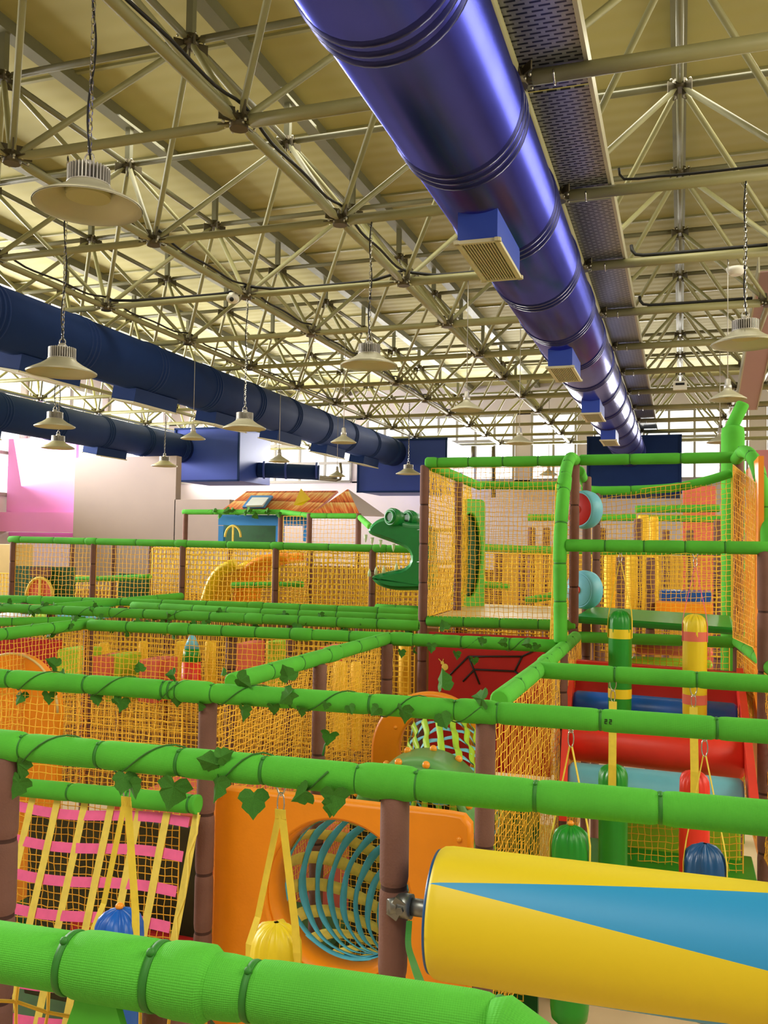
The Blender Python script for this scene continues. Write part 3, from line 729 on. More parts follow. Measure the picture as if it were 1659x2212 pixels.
# ---- green column with branch
t = thing('padded_column', 'thick green padded column with a slanting green branch, behind the right bay of the cage', 'column')
q = P(1583, 980, Y=8.9)
MB().sweep([(q.x, q.y, 0), (q.x, q.y, 3.80), (q.x, q.y, 3.86), (q.x, q.y, 3.88)], [.105, .105, .098, .07], 28).build('column_pad', M['green'], t)
foam(t, [P(1578, 928, Y=8.9), P(1606, 870, Y=8.9)], .06, (), 9, name='branch_pad')

# ---- nets
def NP(x0, x1, Y0, Y1, z0, z1): return (V((x0, Y0, z0)), V((x1, Y1, z0)), V((x1, Y1, z1)), V((x0, Y0, z1)))
zt = 2.065
nA = 'netting below the padded rails'
net('coarse yellow net hanging below the nearest padded rail at bottom left', *NP(-1.7, -.22, 1.07, 1.13, 1.25, 2.06), cell=.05, r=.0030, sag=.03)
net('yellow net below the third padded rail at far left, behind the pink webbing', *NP(-4.1, -1.90, 3.06, 3.13, .9, zt), cell=.030, r=.0021)
net('yellow net below the slanting green rail at centre left', R3(-1.84) - V((0, -.05, .04)), V((-1.82, 5.36, 2.06)), V((-1.82, 5.36, .9)), V((-1.84, 3.2, .9)), cell=.029, r=.0021, sag=.05)
net('yellow net below the slanting green rail leading to the cage', V((-.69, 3.24, 2.06)), V((-.68, 6.5, 2.06)), V((-.68, 6.5, .75)), V((-.69, 3.24, .75)), cell=.040, r=.0019, sag=.0, jit=.05)
net('yellow net below the fourth padded rail, left of the brown centre posts', *NP(-4.05, -1.85, 5.28, 5.38, .9, zt), cell=.036, r=.0027)
net('yellow net running away below the rail at the far left edge', V((-4.08, 3.25, .9)), V((-4.08, 5.4, .9)), V((-4.08, 5.4, zt)), V((-4.08, 3.25, zt)), cell=.034, r=.0024)
net('golden net below the long rail behind the fourth padded rail', *NP(-5.7, -1.95, 6.3, 6.42, .9, zt), cell=.040, r=.0034, m='netfar')
net('golden net below the rail just in front of the distant posts', *NP(-6.4, -2.2, 7.3, 7.42, .9, zt), cell=.045, r=.0044, m='netfar')
net('golden net between the cage post and the crimson web panel', *NP(-2.0, -.80, 7.5, 7.55, .8, 2.0), cell=.035, r=.0040, m='netfar')
cf = (P(928, 1338, Y=6.58), P(1236, 1346, Y=6.58), P(1236, 1008, Y=6.58), P(932, 1012, Y=6.58))
net('thin yellow net closing the front of the left cage bay', *cf, cell=.036, r=.0023, sag=.04)
net('dense golden net on the left side of the cage, beside its corner post', V((-1.88, 6.62, 2.15)), V((-1.92, 8.3, 2.15)), V((-1.92, 8.3, 3.28)), V((-1.88, 6.62, 3.30)), cell=.036, r=.0036, sag=.03, m='netfar')
net('golden net along the partition between the two cage bays', V((-.76, 5.5, 2.12)), V((-.80, 6.56, 2.12)), V((-.80, 6.56, 3.30)), V((-.74, 5.55, 3.1)), cell=.036, r=.0026, sag=.0)
net('yellow net closing the back of the left cage bay', *NP(-1.95, -.86, 8.32, 8.34, 2.18, 3.28), cell=.040, r=.0024, sag=.04)
net('yellow net closing the back of the right cage bay', P(1290, 1350, Y=8.1), P(1580, 1355, Y=8.2), P(1580, 1032, Y=8.2), P(1290, 1068, Y=8.1), cell=.042, r=.0030, sag=.06)
net('yellow net running along the right wall of the cage over the orange board', V((.40, 5.46, 2.15)), V((.345, 6.56, 2.1)), V((.345, 6.56, 3.30)), V((.42, 5.6, 3.1)), cell=.036, r=.0022, sag=.02)
net('yellow net below the right cage deck in front of the pink and lime rolls', *NP(-.62, .34, 6.9, 6.94, 1.62, 2.05), cell=.042, r=.0028, m='net')
net('yellow net running below the right rail towards the cage', V((.52, 4.3, 1.0)), V((.37, 6.5, 1.0)), V((.37, 6.5, 2.02)), V((.52, 4.3, 2.02)), cell=.036, r=.0024)
for k, (x0, x1, lb) in enumerate(((28, 202, 'distant yellow net over the dark hut panel, leftmost bay'), (202, 395, 'distant yellow net in the bay with the lime rail'),
                                  (395, 596, 'distant golden net in front of the two slides'), (596, 805, 'distant golden net left of the crocodile head'), (805, 915, 'distant golden net behind the open crocodile mouth'))):
    a, b = P(x0, 1200, Y=YR), P(x1, 1200, Y=YR); net(lb, *NP(a.x + .04, b.x - .04, YR, YR, .95, 2.66), cell=.052, r=.0036 if k < 2 else .0048, m='net' if k < 2 else 'netfar')
for k, (x0, x1, Y, z0, z1, lb) in enumerate(((330, 672, 10.2, 1.3, 2.66, 'far golden net behind the slides'), (330, 915, 9.5, 1.3, 2.62, 'golden net just behind the distant rail and its second posts'), (672, 915, 10.0, 1.3, 2.66, 'far golden net seen through the net beside the crocodile'),
        (-20, 330, 10.4, 1.2, 2.2, 'far golden net behind the dark hut panel'))):
    a, b = P(x0, 1200, Y=Y), P(x1, 1200, Y=Y); net(lb, *NP(a.x, b.x, Y, Y, z0, z1), cell=.060, r=.0070, m='netfar')

# ---- ivy
def leaf_mesh(k):
    rnd = random.Random(k); mb = MB(); prof = []
    half = [(0, 1.0), (.20, .72), (.30, .66), (.56, .42), (.50, .22), (.74, .02), (.62, -.22), (.42, -.40), (.16, -.36), (0, -.20)]
    out = [(x*(1 + rnd.uniform(-.06, .06)), -y) for x, y in half]; full = out + [(-x, y) for x, y in reversed(out[1:-1])]
    fold = rnd.uniform(.15, .5); curl = rnd.uniform(-.5, .3)
    mb.v = [V((0, 0, 0))] + [V((x, abs(x)*fold + curl*y*y*.4 + rnd.uniform(-.05, .05), y)) for x, y in full]
    n = len(full)
    for i in range(n): mb.face((0, 1 + i, 1 + (i + 1) % n), 0, None, False)
    me = mb.mesh('leaf', M['leaf']); return me
LEAVES = [leaf_mesh(k) for k in range(6)]
def vine(label, ctrl, r, turns, leaves, size, px=True, Y=None, auto=0, seed=1):
    t = thing('ivy_vine', label, 'artificial vine'); rnd = random.Random(seed); c = [V(p) for p in ctrl]; L = plen(c); n = int(L/.02); pts = []
    for i in range(n + 1):
        s = L*i/n; p = along(c, s); q = along(c, min(s + .01, L)) - along(c, max(s - .01, 0)); q.normalize(); a = turns*2*PI*i/n + .6*math.sin(i*.13)
        u = V((0, 0, 1)); w = q.cross(u).normalized(); pts.append(p + (w*math.cos(a) + u*math.sin(a))*(r + .004))
    MB().sweep(pts, .0024, 5).build('stem', M['stem'], t)
    allv = list(leaves)
    for k in range(auto):
        p = pts[rnd.randrange(len(pts))]; allv.append((p + V((rnd.uniform(-.02, .02), -.012 if rnd.random() < .75 else .02, rnd.uniform(-.035, .02))), rnd.uniform(.7, 1.1), rnd.uniform(-1.2, 1.2)))
    for lf in allv:
        p, sc, rz = lf[0], lf[1], lf[2]
        o = link('leaf', LEAVES[rnd.randrange(6)], t); o.location = p
        o.rotation_euler = (rnd.uniform(-.5, .6), rz, rnd.uniform(-.5, .5)); s = size*sc; o.scale = (s, s, s)
    return t
def LV(lst, Y): return [(P(x, y, Y=Y), s, r) for x, y, s, r in lst]
vine('ivy with large leaves wound on the second nearest rail', [R2(-2.0), R2(-.85)], RR, 4,
     LV([(38, 1650, 1.2, .1), (40, 1690, 1.0, .3), (268, 1680, .95, 0), (285, 1695, .8, -.5), (375, 1700, 1.25, .2), (462, 1650, .95, 1.9), (478, 1635, .7, -2), (470, 1690, 1.05, 0), (548, 1722, 1.1, 0), (655, 1712, .9, .9), (722, 1718, 1.0, 0), (716, 1740, .7, .1)], 2.08), .052, seed=3)
t = thing('ivy_sprig', 'single upright ivy sprig standing behind the second nearest rail', 'artificial vine')
a = P(697, 1632, Y=2.16); MB().sweep([a, P(702, 1610, Y=2.17), P(712, 1592, Y=2.17)], .003, 6).build('stem', M['stem'], t); o = link('leaf', LEAVES[2], t); o.location = P(712, 1588, Y=2.16); o.scale = (.034,)*3; o.rotation_euler = (.5, .2, .4)
vine('ivy wound on the third rail from the left edge past the slanting rail', [R3(-2.9), R3(-.68)], RR, 7,
     LV([(118, 1437, 1.0, 2.2), (135, 1462, .9, 1.2), (45, 1502, .95, 0), (105, 1502, .9, 0), (207, 1506, .8, -.3), (262, 1515, 1.0, .2), (248, 1512, .7, -.8), (380, 1508, .95, 0), (430, 1522, .8, .5), (525, 1532, 1.05, 0), (518, 1470, 1.15, -1.0), (480, 1455, .6, 2.8),
         (302, 1446, .7, 3.0), (372, 1458, .8, 1.5), (590, 1528, .8, 0), (625, 1500, 1.15, .8), (648, 1535, .7, .1), (622, 1462, 1.1, 2.8), (705, 1522, .5, .3), (755, 1528, .6, -.4), (870, 1535, 1.1, 0), (955, 1478, 1.2, 2.9), (1040, 1510, 1.1, 1.6), (955, 1548, 1.0, -.4), (815, 1532, .7, .8)], 3.10), .050, seed=5)
vine('ivy wound on the fourth rail, left of the brown centre posts', [PZ(195, 1349), PZ(830, 1377)], RR, 6, [], .045, auto=26, seed=8)
vine('ivy wound on the fourth rail in front of the crimson web panel', [PZ(845, 1379), PZ(1205, 1396)], RR, 4,
     LV([(866, 1408, .8, 0), (895, 1405, .7, 1.2), (932, 1395, .9, 0), (960, 1355, .95, 2.8), (985, 1412, .8, 0), (1023, 1425, .85, .1), (1042, 1388, .8, 2.4), (1090, 1388, .8, 1.5), (1140, 1390, .9, 1.3), (1160, 1395, .7, .4)], 5.32), .055, seed=9)
vine('ivy wound on the long rail behind the fourth rail', [PZ(0, 1313), PZ(900, 1351)], RR, 9, [], .05, auto=34, seed=11)
vine('ivy wound on the rail running away at the far left edge', [(-4.08, 4.4, 2.1), PZ(200, 1346)], RR, 3, [], .05, auto=9, seed=12)

# ---- hanging punch bags
def bag(label, px, ptop, Y, body, L=.62, R=.067, bands=(), hook=None, seed=1, strapm='strap', wide=.020, front=False, knot=None, group='hanging punch bags', side=.9, single=False):
    c = P(px, ptop, Y=Y); t = thing('punch_bag', label, 'punch bag', group, c); rnd = random.Random(seed)
    # gathered dome top
    mb = MB(); n = 72; prof = [(.0, .10), (-.004, .30), (-.012, .55), (-.028, .80), (-.05, .94), (-.08, 1.0), (-.14, 1.01), (-L + .05, 1.0), (-L + .015, .93), (-L, .7), (-L, .05)]
    ph = [rnd.uniform(0, 6) for _ in range(4)]
    for z, rr in prof:
        for k in range(n):
            a = 2*PI*k/n; w = .035*math.sin(a*9 + ph[0]) + .045*math.sin(a*5 + ph[1]) + .04*math.sin(a*17 + ph[2]) + .03*math.sin(a*21 + ph[3]); fall = max(0, 1 + z/.11)
            q = R*rr*(1 + w*fall*1.3); mb.v.append(V((q*math.cos(a), q*math.sin(a), z + .012*w*fall*6*rr)))
    for j in range(len(prof) - 1):
        for k in range(n):
            k2 = (k + 1) % n; mb.face((j*n + k, (j+1)*n + k, (j+1)*n + k2, j*n + k2))
    mb.build('bag_body', M[body], t)
    if knot: MB().sphere((0, 0, .006), .012, 10, 6, (1, 1, .8)).build('tie_knot', M[knot], t)
    for z, h, m in bands: MB().sweep([(0, 0, -z), (0, 0, -z - h)], R*1.018, 40, False).build('colour_band', M[m], t)
    h = P(hook[0], hook[1], Y=Y) - c; d = (h.z)
    if single:
        MB().ribbon([h, V((0, -R*1.03, .01)), V((0, -R*1.05, -.05)), V((0, -R*1.04, -.10))], (1, 0, 0), .036, .003).build('strap', M[strapm], t)
    else:
        for s in (-1, 1):
            MB().ribbon([h + V((s*.004, 0, 0)), V((s*R*side, -.012*s, .0)), V((s*R*1.03, -.02, -.06)), V((s*R*1.03, -.02, -.16))], V((.25, 1, 0)) if not front else V((1, .25*s, 0)), wide, .002).build('strap', M[strapm], t)
        if front: MB().ribbon([h + V((0, 0, -.012)), h + V((0, -.002, .012))], (1, 0, 0), .03, .004).build('strap_loop', M[strapm], t)
    # carabiner and eye bolt up to the rail
    mb = MB(); top = V((h.x, 0, h.z + .055)); e = []
    for k in range(15): a = 2*PI*k/14; e.append(h + V((.010*math.cos(a), 0, .026 + .030*math.sin(a))))
    mb.sweep(e, .0022, 6, False); mb.build('carabiner', M['chrome'], t)
    zr = .055
    mb = MB(); mb.sweep(smooth_path([h + V((-.016, 0, zr + .05)), h + V((-.013, 0, zr + .015)), h + V((0, 0, zr - .008)), h + V((.013, 0, zr + .015)), h + V((.016, 0, zr + .05))], .01), .0025, 6); mb.build('hook', M['chrome'], t)
    return t
bag('yellow punch bag hanging in front of the orange panel with the round hole', 597, 1992, 2.15, 'yellow', hook=(606, 1758), front=True, wide=.020, seed=2)
bag('blue punch bag hanging in front of the pink and straw webbing', 258, 1962, 2.12, 'bvinyl', hook=(273, 1730), front=True, wide=.021, seed=3, knot='orangecap')
bag('green punch bag with an orange knot, hanging just behind the big roller', 1233, 1782, 3.2, 'gvinyl', hook=(1233, 1612), wide=.013, seed=4, knot='orangecap', L=.68)
bag('navy punch bag hanging before the red one, behind the right part of the roller', 1523, 1822, 3.22, 'navyvinyl', hook=(1522, 1632), wide=.013, seed=5, L=.58)
bag('plain green punch bag on a broad flat strap, before the pale blue roller', 1325, 1650, 4.35, 'gvinyl', hook=(1324, 1515), single=True, seed=6)
bag('red punch bag on a broad flat strap, before the red roller', 1500, 1664, 4.37, 'red', hook=(1498, 1527), single=True, seed=7)
bag('green punch bag with yellow bands hanging from the cage crossbar', 1340, 1318, 5.42, 'gvinyl', bands=((.11, .055, 'yellow'), (.46, .055, 'yellow')), hook=(1340, 1215), side=.95, seed=8, wide=.016)
bag('yellow punch bag with orange bands hanging from the cage crossbar', 1501, 1326, 5.42, 'yellow', bands=((.10, .055, 'salmon'), (.46, .055, 'salmon')), hook=(1502, 1225), strapm='pink', seed=9, wide=.007)
for px, py, Y in ((1325, 1490, 4.35), (1498, 1500, 4.37)): pass

# ---- big two-colour roller
t = thing('padded_roller', 'huge padded roller with yellow and blue wedges at lower right', 'roller')
c0 = P(938, 1967, Y=2.13); ax = V((1, .036, .0)).normalized(); rr = .152
c0 = V((-.565, 2.13, 1.805))
mb = MB(); mb.sweep([c0, c0 + ax*.012, c0 + ax*.03, c0 + ax*.3, c0 + ax*.7, c0 + ax*1.1, c0 + ax*1.6], [rr*.93, rr*.985, rr, rr, rr, rr, rr], 72, True)
mb.build('roller_pad', M['wedge'], t)
MB().sweep([c0 - ax*.004, c0 + ax*.004], [rr*.93, rr*.945], 72, True).build('end_disc', M['navyvinyl'], t)
MB().sweep([c0 - ax*.075, c0], .021, 20).build('axle', M['galv'], t)
mb = MB(); e = c0 - ax*.085
mb.sweep([e - ax*.012, e + ax*.022], .03, 18); mb.box(e + V((-.012, -.012, 0)), (.03, .03, .05), Matrix.Rotation(.5, 3, 'Y')); mb.sweep([e + V((0, -.03, .0)), e + V((0, -.038, 0))], .010, 6); mb.sweep([e + V((-.035, -.02, 0)), e + V((-.010, .0, .0))], [.018, .026], 14)
mb.build('bearing_clamp', M['galv'], t)
t = tag(MB().ribbon(smooth_path([P(884, 1990, Y=2.05), P(882, 2040, Y=1.9), P(893, 2080, Y=1.6), P(915, 2140, Y=1.25), P(945, 2205, Y=1.10), P(975, 2260, Y=1.08)], .02), (1, .1, .1), .014, .002).build('loose_strap', M['tie']), 'loose green strap trailing from the brown post to the nearest rail', 'strap')

# ---- orange panels with round holes
def hole_panel(name, label, cx, cz, Y, w, h, hr, th, rc, m, cat='panel', hcx=None, hcz=None, caps=(), arch=False, hsx=1.0):
    t = thing(name, label, cat, None, (cx, Y, cz)); mb = MB(); N = 96; hx, hz = (hcx or cx) - cx, (hcz or cz) - cz
    def outer(a):
        dx, dz = math.cos(a), math.sin(a); lo, hi = 0, 5
        for _ in range(40):
            md = (lo + hi)/2; x, z = hx + dx*md, hz + dz*md; ax_, az_ = abs(x), abs(z)
            ok = ax_ < w/2 and az_ < h/2
            r_ = w/2 if (arch and z > 0) else rc
            if arch and z > h/2 - w/2: ok = (x*x + (z - (h/2 - w/2))**2) < (w/2)**2
            elif ok and ax_ > w/2 - rc and az_ > h/2 - rc and not (arch and z < 0): ok = (ax_ - w/2 + rc)**2 + (az_ - h/2 + rc)**2 < rc*rc
            lo, hi = (md, hi) if ok else (lo, md)
        return V((hx + dx*lo, 0, hz + dz*lo))
    for k in range(N):
        a = 2*PI*k/N; o = outer(a); hn = V((hx + hr*hsx*math.cos(a), 0, hz + hr*math.sin(a))); u = (o - hn).normalized()
        for p, y in ((hn, th), (hn, .012), (hn + u*.012, 0), (o - u*.016, 0), (o, .014), (o, th)): mb.v.append(V((p.x, y, p.z)))
    for k in range(N):
        k2 = (k + 1) % N
        for q in range(6): q2 = (q + 1) % 6; mb.face((k*6 + q, k*6 + q2, k2*6 + q2, k2*6 + q), 0, None, q in (1, 3))
    mb.build('panel_board', M[m], t)
    for x, z in caps:
        MB().sphere((x - cx, -.002, z - cz), .011, 12, 8, (1, .8, 1)).build('bolt_cap', M['orangecap'], t)
    return t
pc = hole_panel('crawl_panel', 'big orange plastic panel with a round crawl hole, behind the yellow punch bag', -1.285, 1.20, 3.27, 1.09, .98, .312, .05, .05, 'orange', hcx=-1.275, hcz=1.300,
           caps=((-1.80, 1.655), (-.785, 1.60)), hsx=.98)
mb = MB(); N = 64; pts = [V((.010 + .29*math.cos(2*PI*k/N), .06, .105 + .295*math.sin(2*PI*k/N))) for k in range(N + 1)]
for k in range(N + 1):
    a = 2*PI*k/N
    for y, r_ in ((.02, .315), (.14, .30), (.14, .29), (.02, .305)): mb.v.append(V((.010 + r_*.98*math.cos(a), y, .105 + r_*math.sin(a))))
for k in range(N):
    for q in range(4): q2 = (q+1) % 4; mb.face((k*4+q, k*4+q2, (k+1)*4+q2, (k+1)*4+q))
mb.build('hole_flange', M['orange'], pc)
# webbing tube behind the hole
def web_tube(label, path, radii, nr, nl, rm, lm, rw, lw, wob=.01, rr=(0, 2*PI), seed=1, skip=()):
    t = thing('webbing_tube', label, 'crawl tube'); rnd = random.Random(seed); pts = smooth_path(path, .02); L = plen(pts)
    def R(s):
        u = s/L*(len(radii) - 1); i = min(int(u), len(radii) - 2); return radii[i] + (radii[i+1] - radii[i])*(u - i)
    ss = [L*k/60 for k in range(61)]; cs = resample(pts, ss); fr = frames(cs)
    def pt(s, a, off=0):
        u = min(max(s/L*60, 0), 59.999); i = int(u); f = u - i; c = cs[i].lerp(cs[i+1], f); A = fr[i][0].lerp(fr[i+1][0], f); B = fr[i][1].lerp(fr[i+1][1], f)
        return c + (A*math.cos(a) + B*math.sin(a))*(R(s) + off)
    for i in range(nr):
        s0 = L*(i + .3)/nr; ph = rnd.uniform(0, 6); P_ = []; n = 56
        mb = MB()
        for k in range(n + 1):
            a = rr[0] + (rr[1] - rr[0])*k/n; q = wob*math.sin(a*nl/2 + i*PI) ; w = rw/2*(1 + .25*math.sin(a*5 + ph))
            b = pt(s0 - w, a, q - .006); c_ = pt(s0 + w, a, q*.5 - .006); mb.v += [b, c_]
        for k in range(n): mb.face((2*k, 2*k + 1, 2*k + 3, 2*k + 2))
        o = mb.build('ring_webbing', M[rm], t); sd = o.modifiers.new('s', 'SOLIDIFY'); sd.thickness = .0015
    for j in range(nl):
        a0 = rr[0] + (rr[1] - rr[0])*(j + .5)/nl; mb = MB(); n = 50
        for k in range(n + 1):
            s = L*k/n; q = wob*math.cos(k*nr/n*PI + j*PI); w = lw/2/max(R(s), .05)
            mb.v += [pt(s, a0 - w, q), pt(s, a0 + w, q)]
        for k in range(n): mb.face((2*k, 2*k + 1, 2*k + 3, 2*k + 2))
        o = mb.build('long_webbing', M[lm], t); sd = o.modifiers.new('s', 'SOLIDIFY'); sd.thickness = .0015
    return t
web_tube('cyan and straw webbing tube sagging away behind the round hole of the orange panel', [(-1.275, 3.40, 1.30), (-1.272, 3.50, 1.295), (-1.22, 3.68, 1.23), (-1.12, 3.90, 1.08), (-.98, 4.12, .84)], [.292, .275, .25, .25], 11, 16, 'cyan', 'yweb', .036, .052, .003, seed=4)
o = MB().box((-1.25, 4.76, .69), (1.05, .04, 1.38)).build('backing_panel', M['olive']); tag(o, 'dark olive sheet standing for the shaded depth behind the webbing tube', 'panel')  # added sheet; the shade beyond the tube is put into its colour
o = MB().box((-.86, 4.66, .70), (.34, .04, 1.36)).build('backing_panel', M['dkgreen']); tag(o, 'dark green panel seen through the round hole of the orange panel', 'panel')
net('yellow net around the webbing tube behind the orange panel', *NP(-1.75, -.75, 4.55, 4.55, .4, 1.40), cell=.03, r=.0022)
# back orange arch and its tube
hole_panel('crawl_panel', 'orange arch-topped crawl panel partly hidden by the third rail, before the crimson panel', -1.385, 1.42, 5.02, .74, .84, .22, .05, .05, 'orange', hcx=-1.36, hcz=1.50, arch=True, caps=((-1.6, 1.62),))
web_tube('pale blue and lime webbing tube coming forward from the arch-topped orange panel', [(-1.30, 5.0, 1.55), (-1.22, 4.75, 1.50), (-1.12, 4.45, 1.40), (-1.06, 4.25, 1.34)], [.21, .20, .22, .25], 8, 16, 'ltblue', 'lime', .032, .035, .010, seed=6)
o = MB().box((-1.2, 4.8, 1.38), (.5, .04, .5)).build('backing_panel', M['darkred']); bpy.data.objects.remove(o)
t = thing('tube_collar', 'green plastic tube collar studded with orange caps, behind the second nearest rail', 'tube collar')
mb = MB(); N = 40; cc = V((-1.155, 0, 1.42)); yy0, yy1, r0 = 3.85, 4.2, .262
for k in range(N + 1):
    a = PI*k/N
    for y, r_ in ((yy0, r0 + .02), (yy1, r0 + .03), (yy1, r0), (yy0, r0 - .01)): mb.v.append(V((cc.x + r_*math.cos(a), y, cc.z + r_*math.sin(a))))
for k in range(N):
    for q in range(4): q2 = (q+1) % 4; mb.face((k*4+q, k*4+q2, (k+1)*4+q2, (k+1)*4+q))
mb.build('collar_shell', mat('soft_green_plastic', (96, 158, 86), .35, 0, .05, 5), t)
for y in (yy0 + .03, yy1 - .03):
    for k in range(1, 7):
        a = PI*(k + (.35 if y > 4 else 0))/7; MB().sphere((cc.x + (r0 + .034)*math.cos(a), y, cc.z + (r0 + .034)*math.sin(a)), .018, 12, 8).build('orange_cap', M['orangecap'], t)

# ---- pink and straw webbing slope
t = thing('climbing_webbing', 'slope of pink and straw webbing strips laced to a short green rail at lower left', 'climbing webbing')
wa, wb = P(40, 1700, Y=3.0), P(428, 1738, Y=3.0)
foam(t, [wa, wb], .037, (), .34, extra=((wb - wa).length - .03,), name='top_rail')
def wpt(u, v):                                                     # u across, v down
    a = wa.lerp(wb, u) + V((0, 0, -.03)); return a + V((-.02*v, -.30*v, -1.0*v))
for i in range(-1, 8):
    u = (i + .55)/6.6
    if u > 1.0: continue
    MB().ribbon([wpt(u, v/10) + V((0, .003*(-1)**i, .003*math.sin(v*2 + i) - .008)) for v in range(0, 11)], (1, .05, 0), .031, .002).build('straw_strip', M['yweb'], t)
for j in range(8):
    v = .045 + j*.118
    MB().ribbon([wpt(u, v + .012*math.sin(u*6)) + V((0, .006, 0)) for u in [k/24*1.06 - .1 for k in range(25)]], (0, -.28, -.95), .038, .002).build('pink_strip', M['pink'], t)
MB().sweep([wpt(1.0, v/14) + V((.012*math.sin(v*2.2), 0, 0)) for v in range(15)], .006, 6).build('lacing_cord', M['yweb'], t)

# ---- crimson web panel
t = thing('web_panel', 'crimson panel printed with a black spider web and a small yellow spider', 'panel')
wp0, wp1 = P(926, 1395, Y=6.45), P(1190, 1600, Y=6.45)
MB().box(((wp0.x + wp1.x)/2, 6.47, 1.55), (wp1.x - wp0.x, .03, 1.0)).build('panel_board', M['darkred'], t)
def wl(pts, w=.006):
    MB().ribbon([P(x, y, Y=6.448) for x, y in pts], (0, 1, 0), .004, w).build('web_line', M['black'], t)
for pts in ([(962, 1468), (1012, 1418), (1128, 1418)], [(1128, 1418), (1112, 1450)], [(1128, 1418), (1165, 1400)], [(1112, 1450), (1140, 1470)], [(1000, 1472), (1025, 1446), (1112, 1450)], [(1012, 1418), (1036, 1478)], [(962, 1468), (950, 1480)]):
    for a, b in zip(pts[:-1], pts[1:]):
        A, B = P(*a, Y=6.448), P(*b, Y=6.448); MB().sweep([A, B], .007, 6).build('web_line', M['black'], t)
mb = MB(); c = P(961, 1441, Y=6.448); mb.sphere(c, .026, 14, 8, (1, .2, 1)); mb.sphere(c + V((-.02, 0, .03)), .014, 10, 6, (1, .2, 1))
for s in (-1, 1): mb.sweep([c + V((-.02, 0, .03)), c + V((-.05 if s < 0 else -.012, 0, .06))], .003, 4)
mb.build('printed_spider', M['yweb'], t)

# ---- roller slide
t = thing('roller_slide', 'red framed climbing slope with blue, red and pale blue rollers', 'roller slide')
def rol(y, Y, r, m):
    a, b = P(1240 if Y > 5.4 else 1228, y, Y=Y), P(1592 if Y > 5.4 else 1606, y + (30 if Y > 5.4 else 40), Y=Y); MB().sweep([a, a + V((.02, 0, 0)), b - V((.02, 0, 0)), b], [r*.85, r, r, r*.85], 36).build('roller', M[m], t); return a, b
A = rol(1520, 5.75, .085, 'bvinyl'); B = rol(1598, 5.3, .115, 'red'); C_ = rol(1692, 4.95, .115, 'ltblue'); 
MB().slab([P(1245, 1425, Y=6.3), P(1590, 1452, Y=6.3), P(1600, 1530, Y=6.1), P(1238, 1500, Y=6.1)], (0, 1, 0), .04).build('back_board', M['darkred'], t)
MB().slab([P(1245, 1425, Y=6.28), P(1590, 1452, Y=6.28), P(1590, 1466, Y=6.28), P(1245, 1440, Y=6.28)], (0, -1, 0), .05).build('top_lip', M['red'], t)
for s, xs in ((-1, (1236, 1222, 1216)), (1, (1598, 1616, 1630))):
    a, b, c = P(xs[0], 1450 + (20 if s > 0 else 0), Y=6.2), P(xs[1], 1600 + (30 if s > 0 else 0), Y=5.2), P(xs[2], 1740 + (20 if s > 0 else 0), Y=4.7)
    MB().ribbon([a, b, c], (0, 0, 1), .16, .04).build('side_board', M['red'], t)
# lime and green mats below
def mbox(name, label, cat, x0, y0, x1, y1, Y, dep, m, bev=.01):
    a, b = P(x0, y0, Y=Y), P(x1, y1, Y=Y); o = MB().box(((a.x+b.x)/2, Y + dep/2, (a.z+b.z)/2), (abs(b.x-a.x), dep, abs(a.z-b.z))).build(name, M[m])
    md = o.modifiers.new('b', 'BEVEL'); md.width = bev; md.segments = 2; return tag(o, label, cat)
mbox('wall_mat', 'bright lime wall mat behind the net between the lower punch bags', 'mat', 1340, 1760, 1600, 1880, 5.3, .05, 'lime')
net('yellow net in front of the lime wall mat behind the lower punch bags', P(1335, 1885, Y=5.1), P(1605, 1895, Y=5.1), P(1605, 1765, Y=5.1), P(1335, 1755, Y=5.1), cell=.034, r=.0026)
mbox('floor_mat', 'green padded step at the foot of the net behind the roller', 'mat', 1200, 1868, 1640, 1920, 4.9, .5, 'gvinyl')
mbox('foam_roll', 'pink foam roll behind the yellow net under the right cage deck', 'foam roll', 1370, 1392, 1540, 1422, 7.6, .2, 'salmon', .05)
mbox('foam_roll', 'lime foam roll behind the yellow net under the right cage deck', 'foam roll', 1360, 1422, 1540, 1445, 7.4, .2, 'lime', .05)
mbox('foam_block', 'blue foam block above the orange one behind the right cage bay', 'foam block', 1425, 1276, 1538, 1302, 11.5, .5, 'bvinyl')
mbox('foam_block', 'orange foam block seen through the back net of the right cage bay', 'foam block', 1416, 1302, 1540, 1328, 11.0, .5, 'orange')
mbox('foam_block', 'yellow foam block below the orange one behind the right cage bay', 'foam block', 1418, 1326, 1540, 1352, 10.7, .5, 'yellow')
o = MB().box((.44, 6.0, 2.1), (.03, 1.02, 2.3)).build('side_board', M['orange']); tag(o, 'orange board closing the right wall of the cage behind its net', 'board')

# ---- inflatable discs on the middle cage post
for px, py, face, hub, lb in ((1262, 1101, 'darkred', 'red', 'red faced inflatable disc on the middle cage post'), (1262, 1274, 'ltblue', 'red', 'pale blue inflatable disc on the middle cage post, below the red one')):
    c = P(px, py, Y=7.15); t = thing('inflatable_disc', lb, 'disc', None, c); a = V((-.55, -.80, 0)).normalized(); r = .155
    MB().sweep([-a*.07, -a*.05, V((0, 0, 0)), a*.05, a*.07], [r*.80, r*.95, r, r*.95, r*.86], 40).build('disc_rim', M['ltblue' if face == 'darkred' else 'ltblue'], t)
    mb = MB(); mb.sweep([a*.066, a*.075, a*.088], [r*.86, r*.80, .02], 40); mb.build('disc_face', M[face], t)
    MB().sweep([a*.07, a*.095], [.04, .03], 20).build('disc_hub', M[hub], t)
    MB().sweep([-a*.07, -a*.062], [r*.8, r*.88], 40).build('disc_back', M['lime'], t)

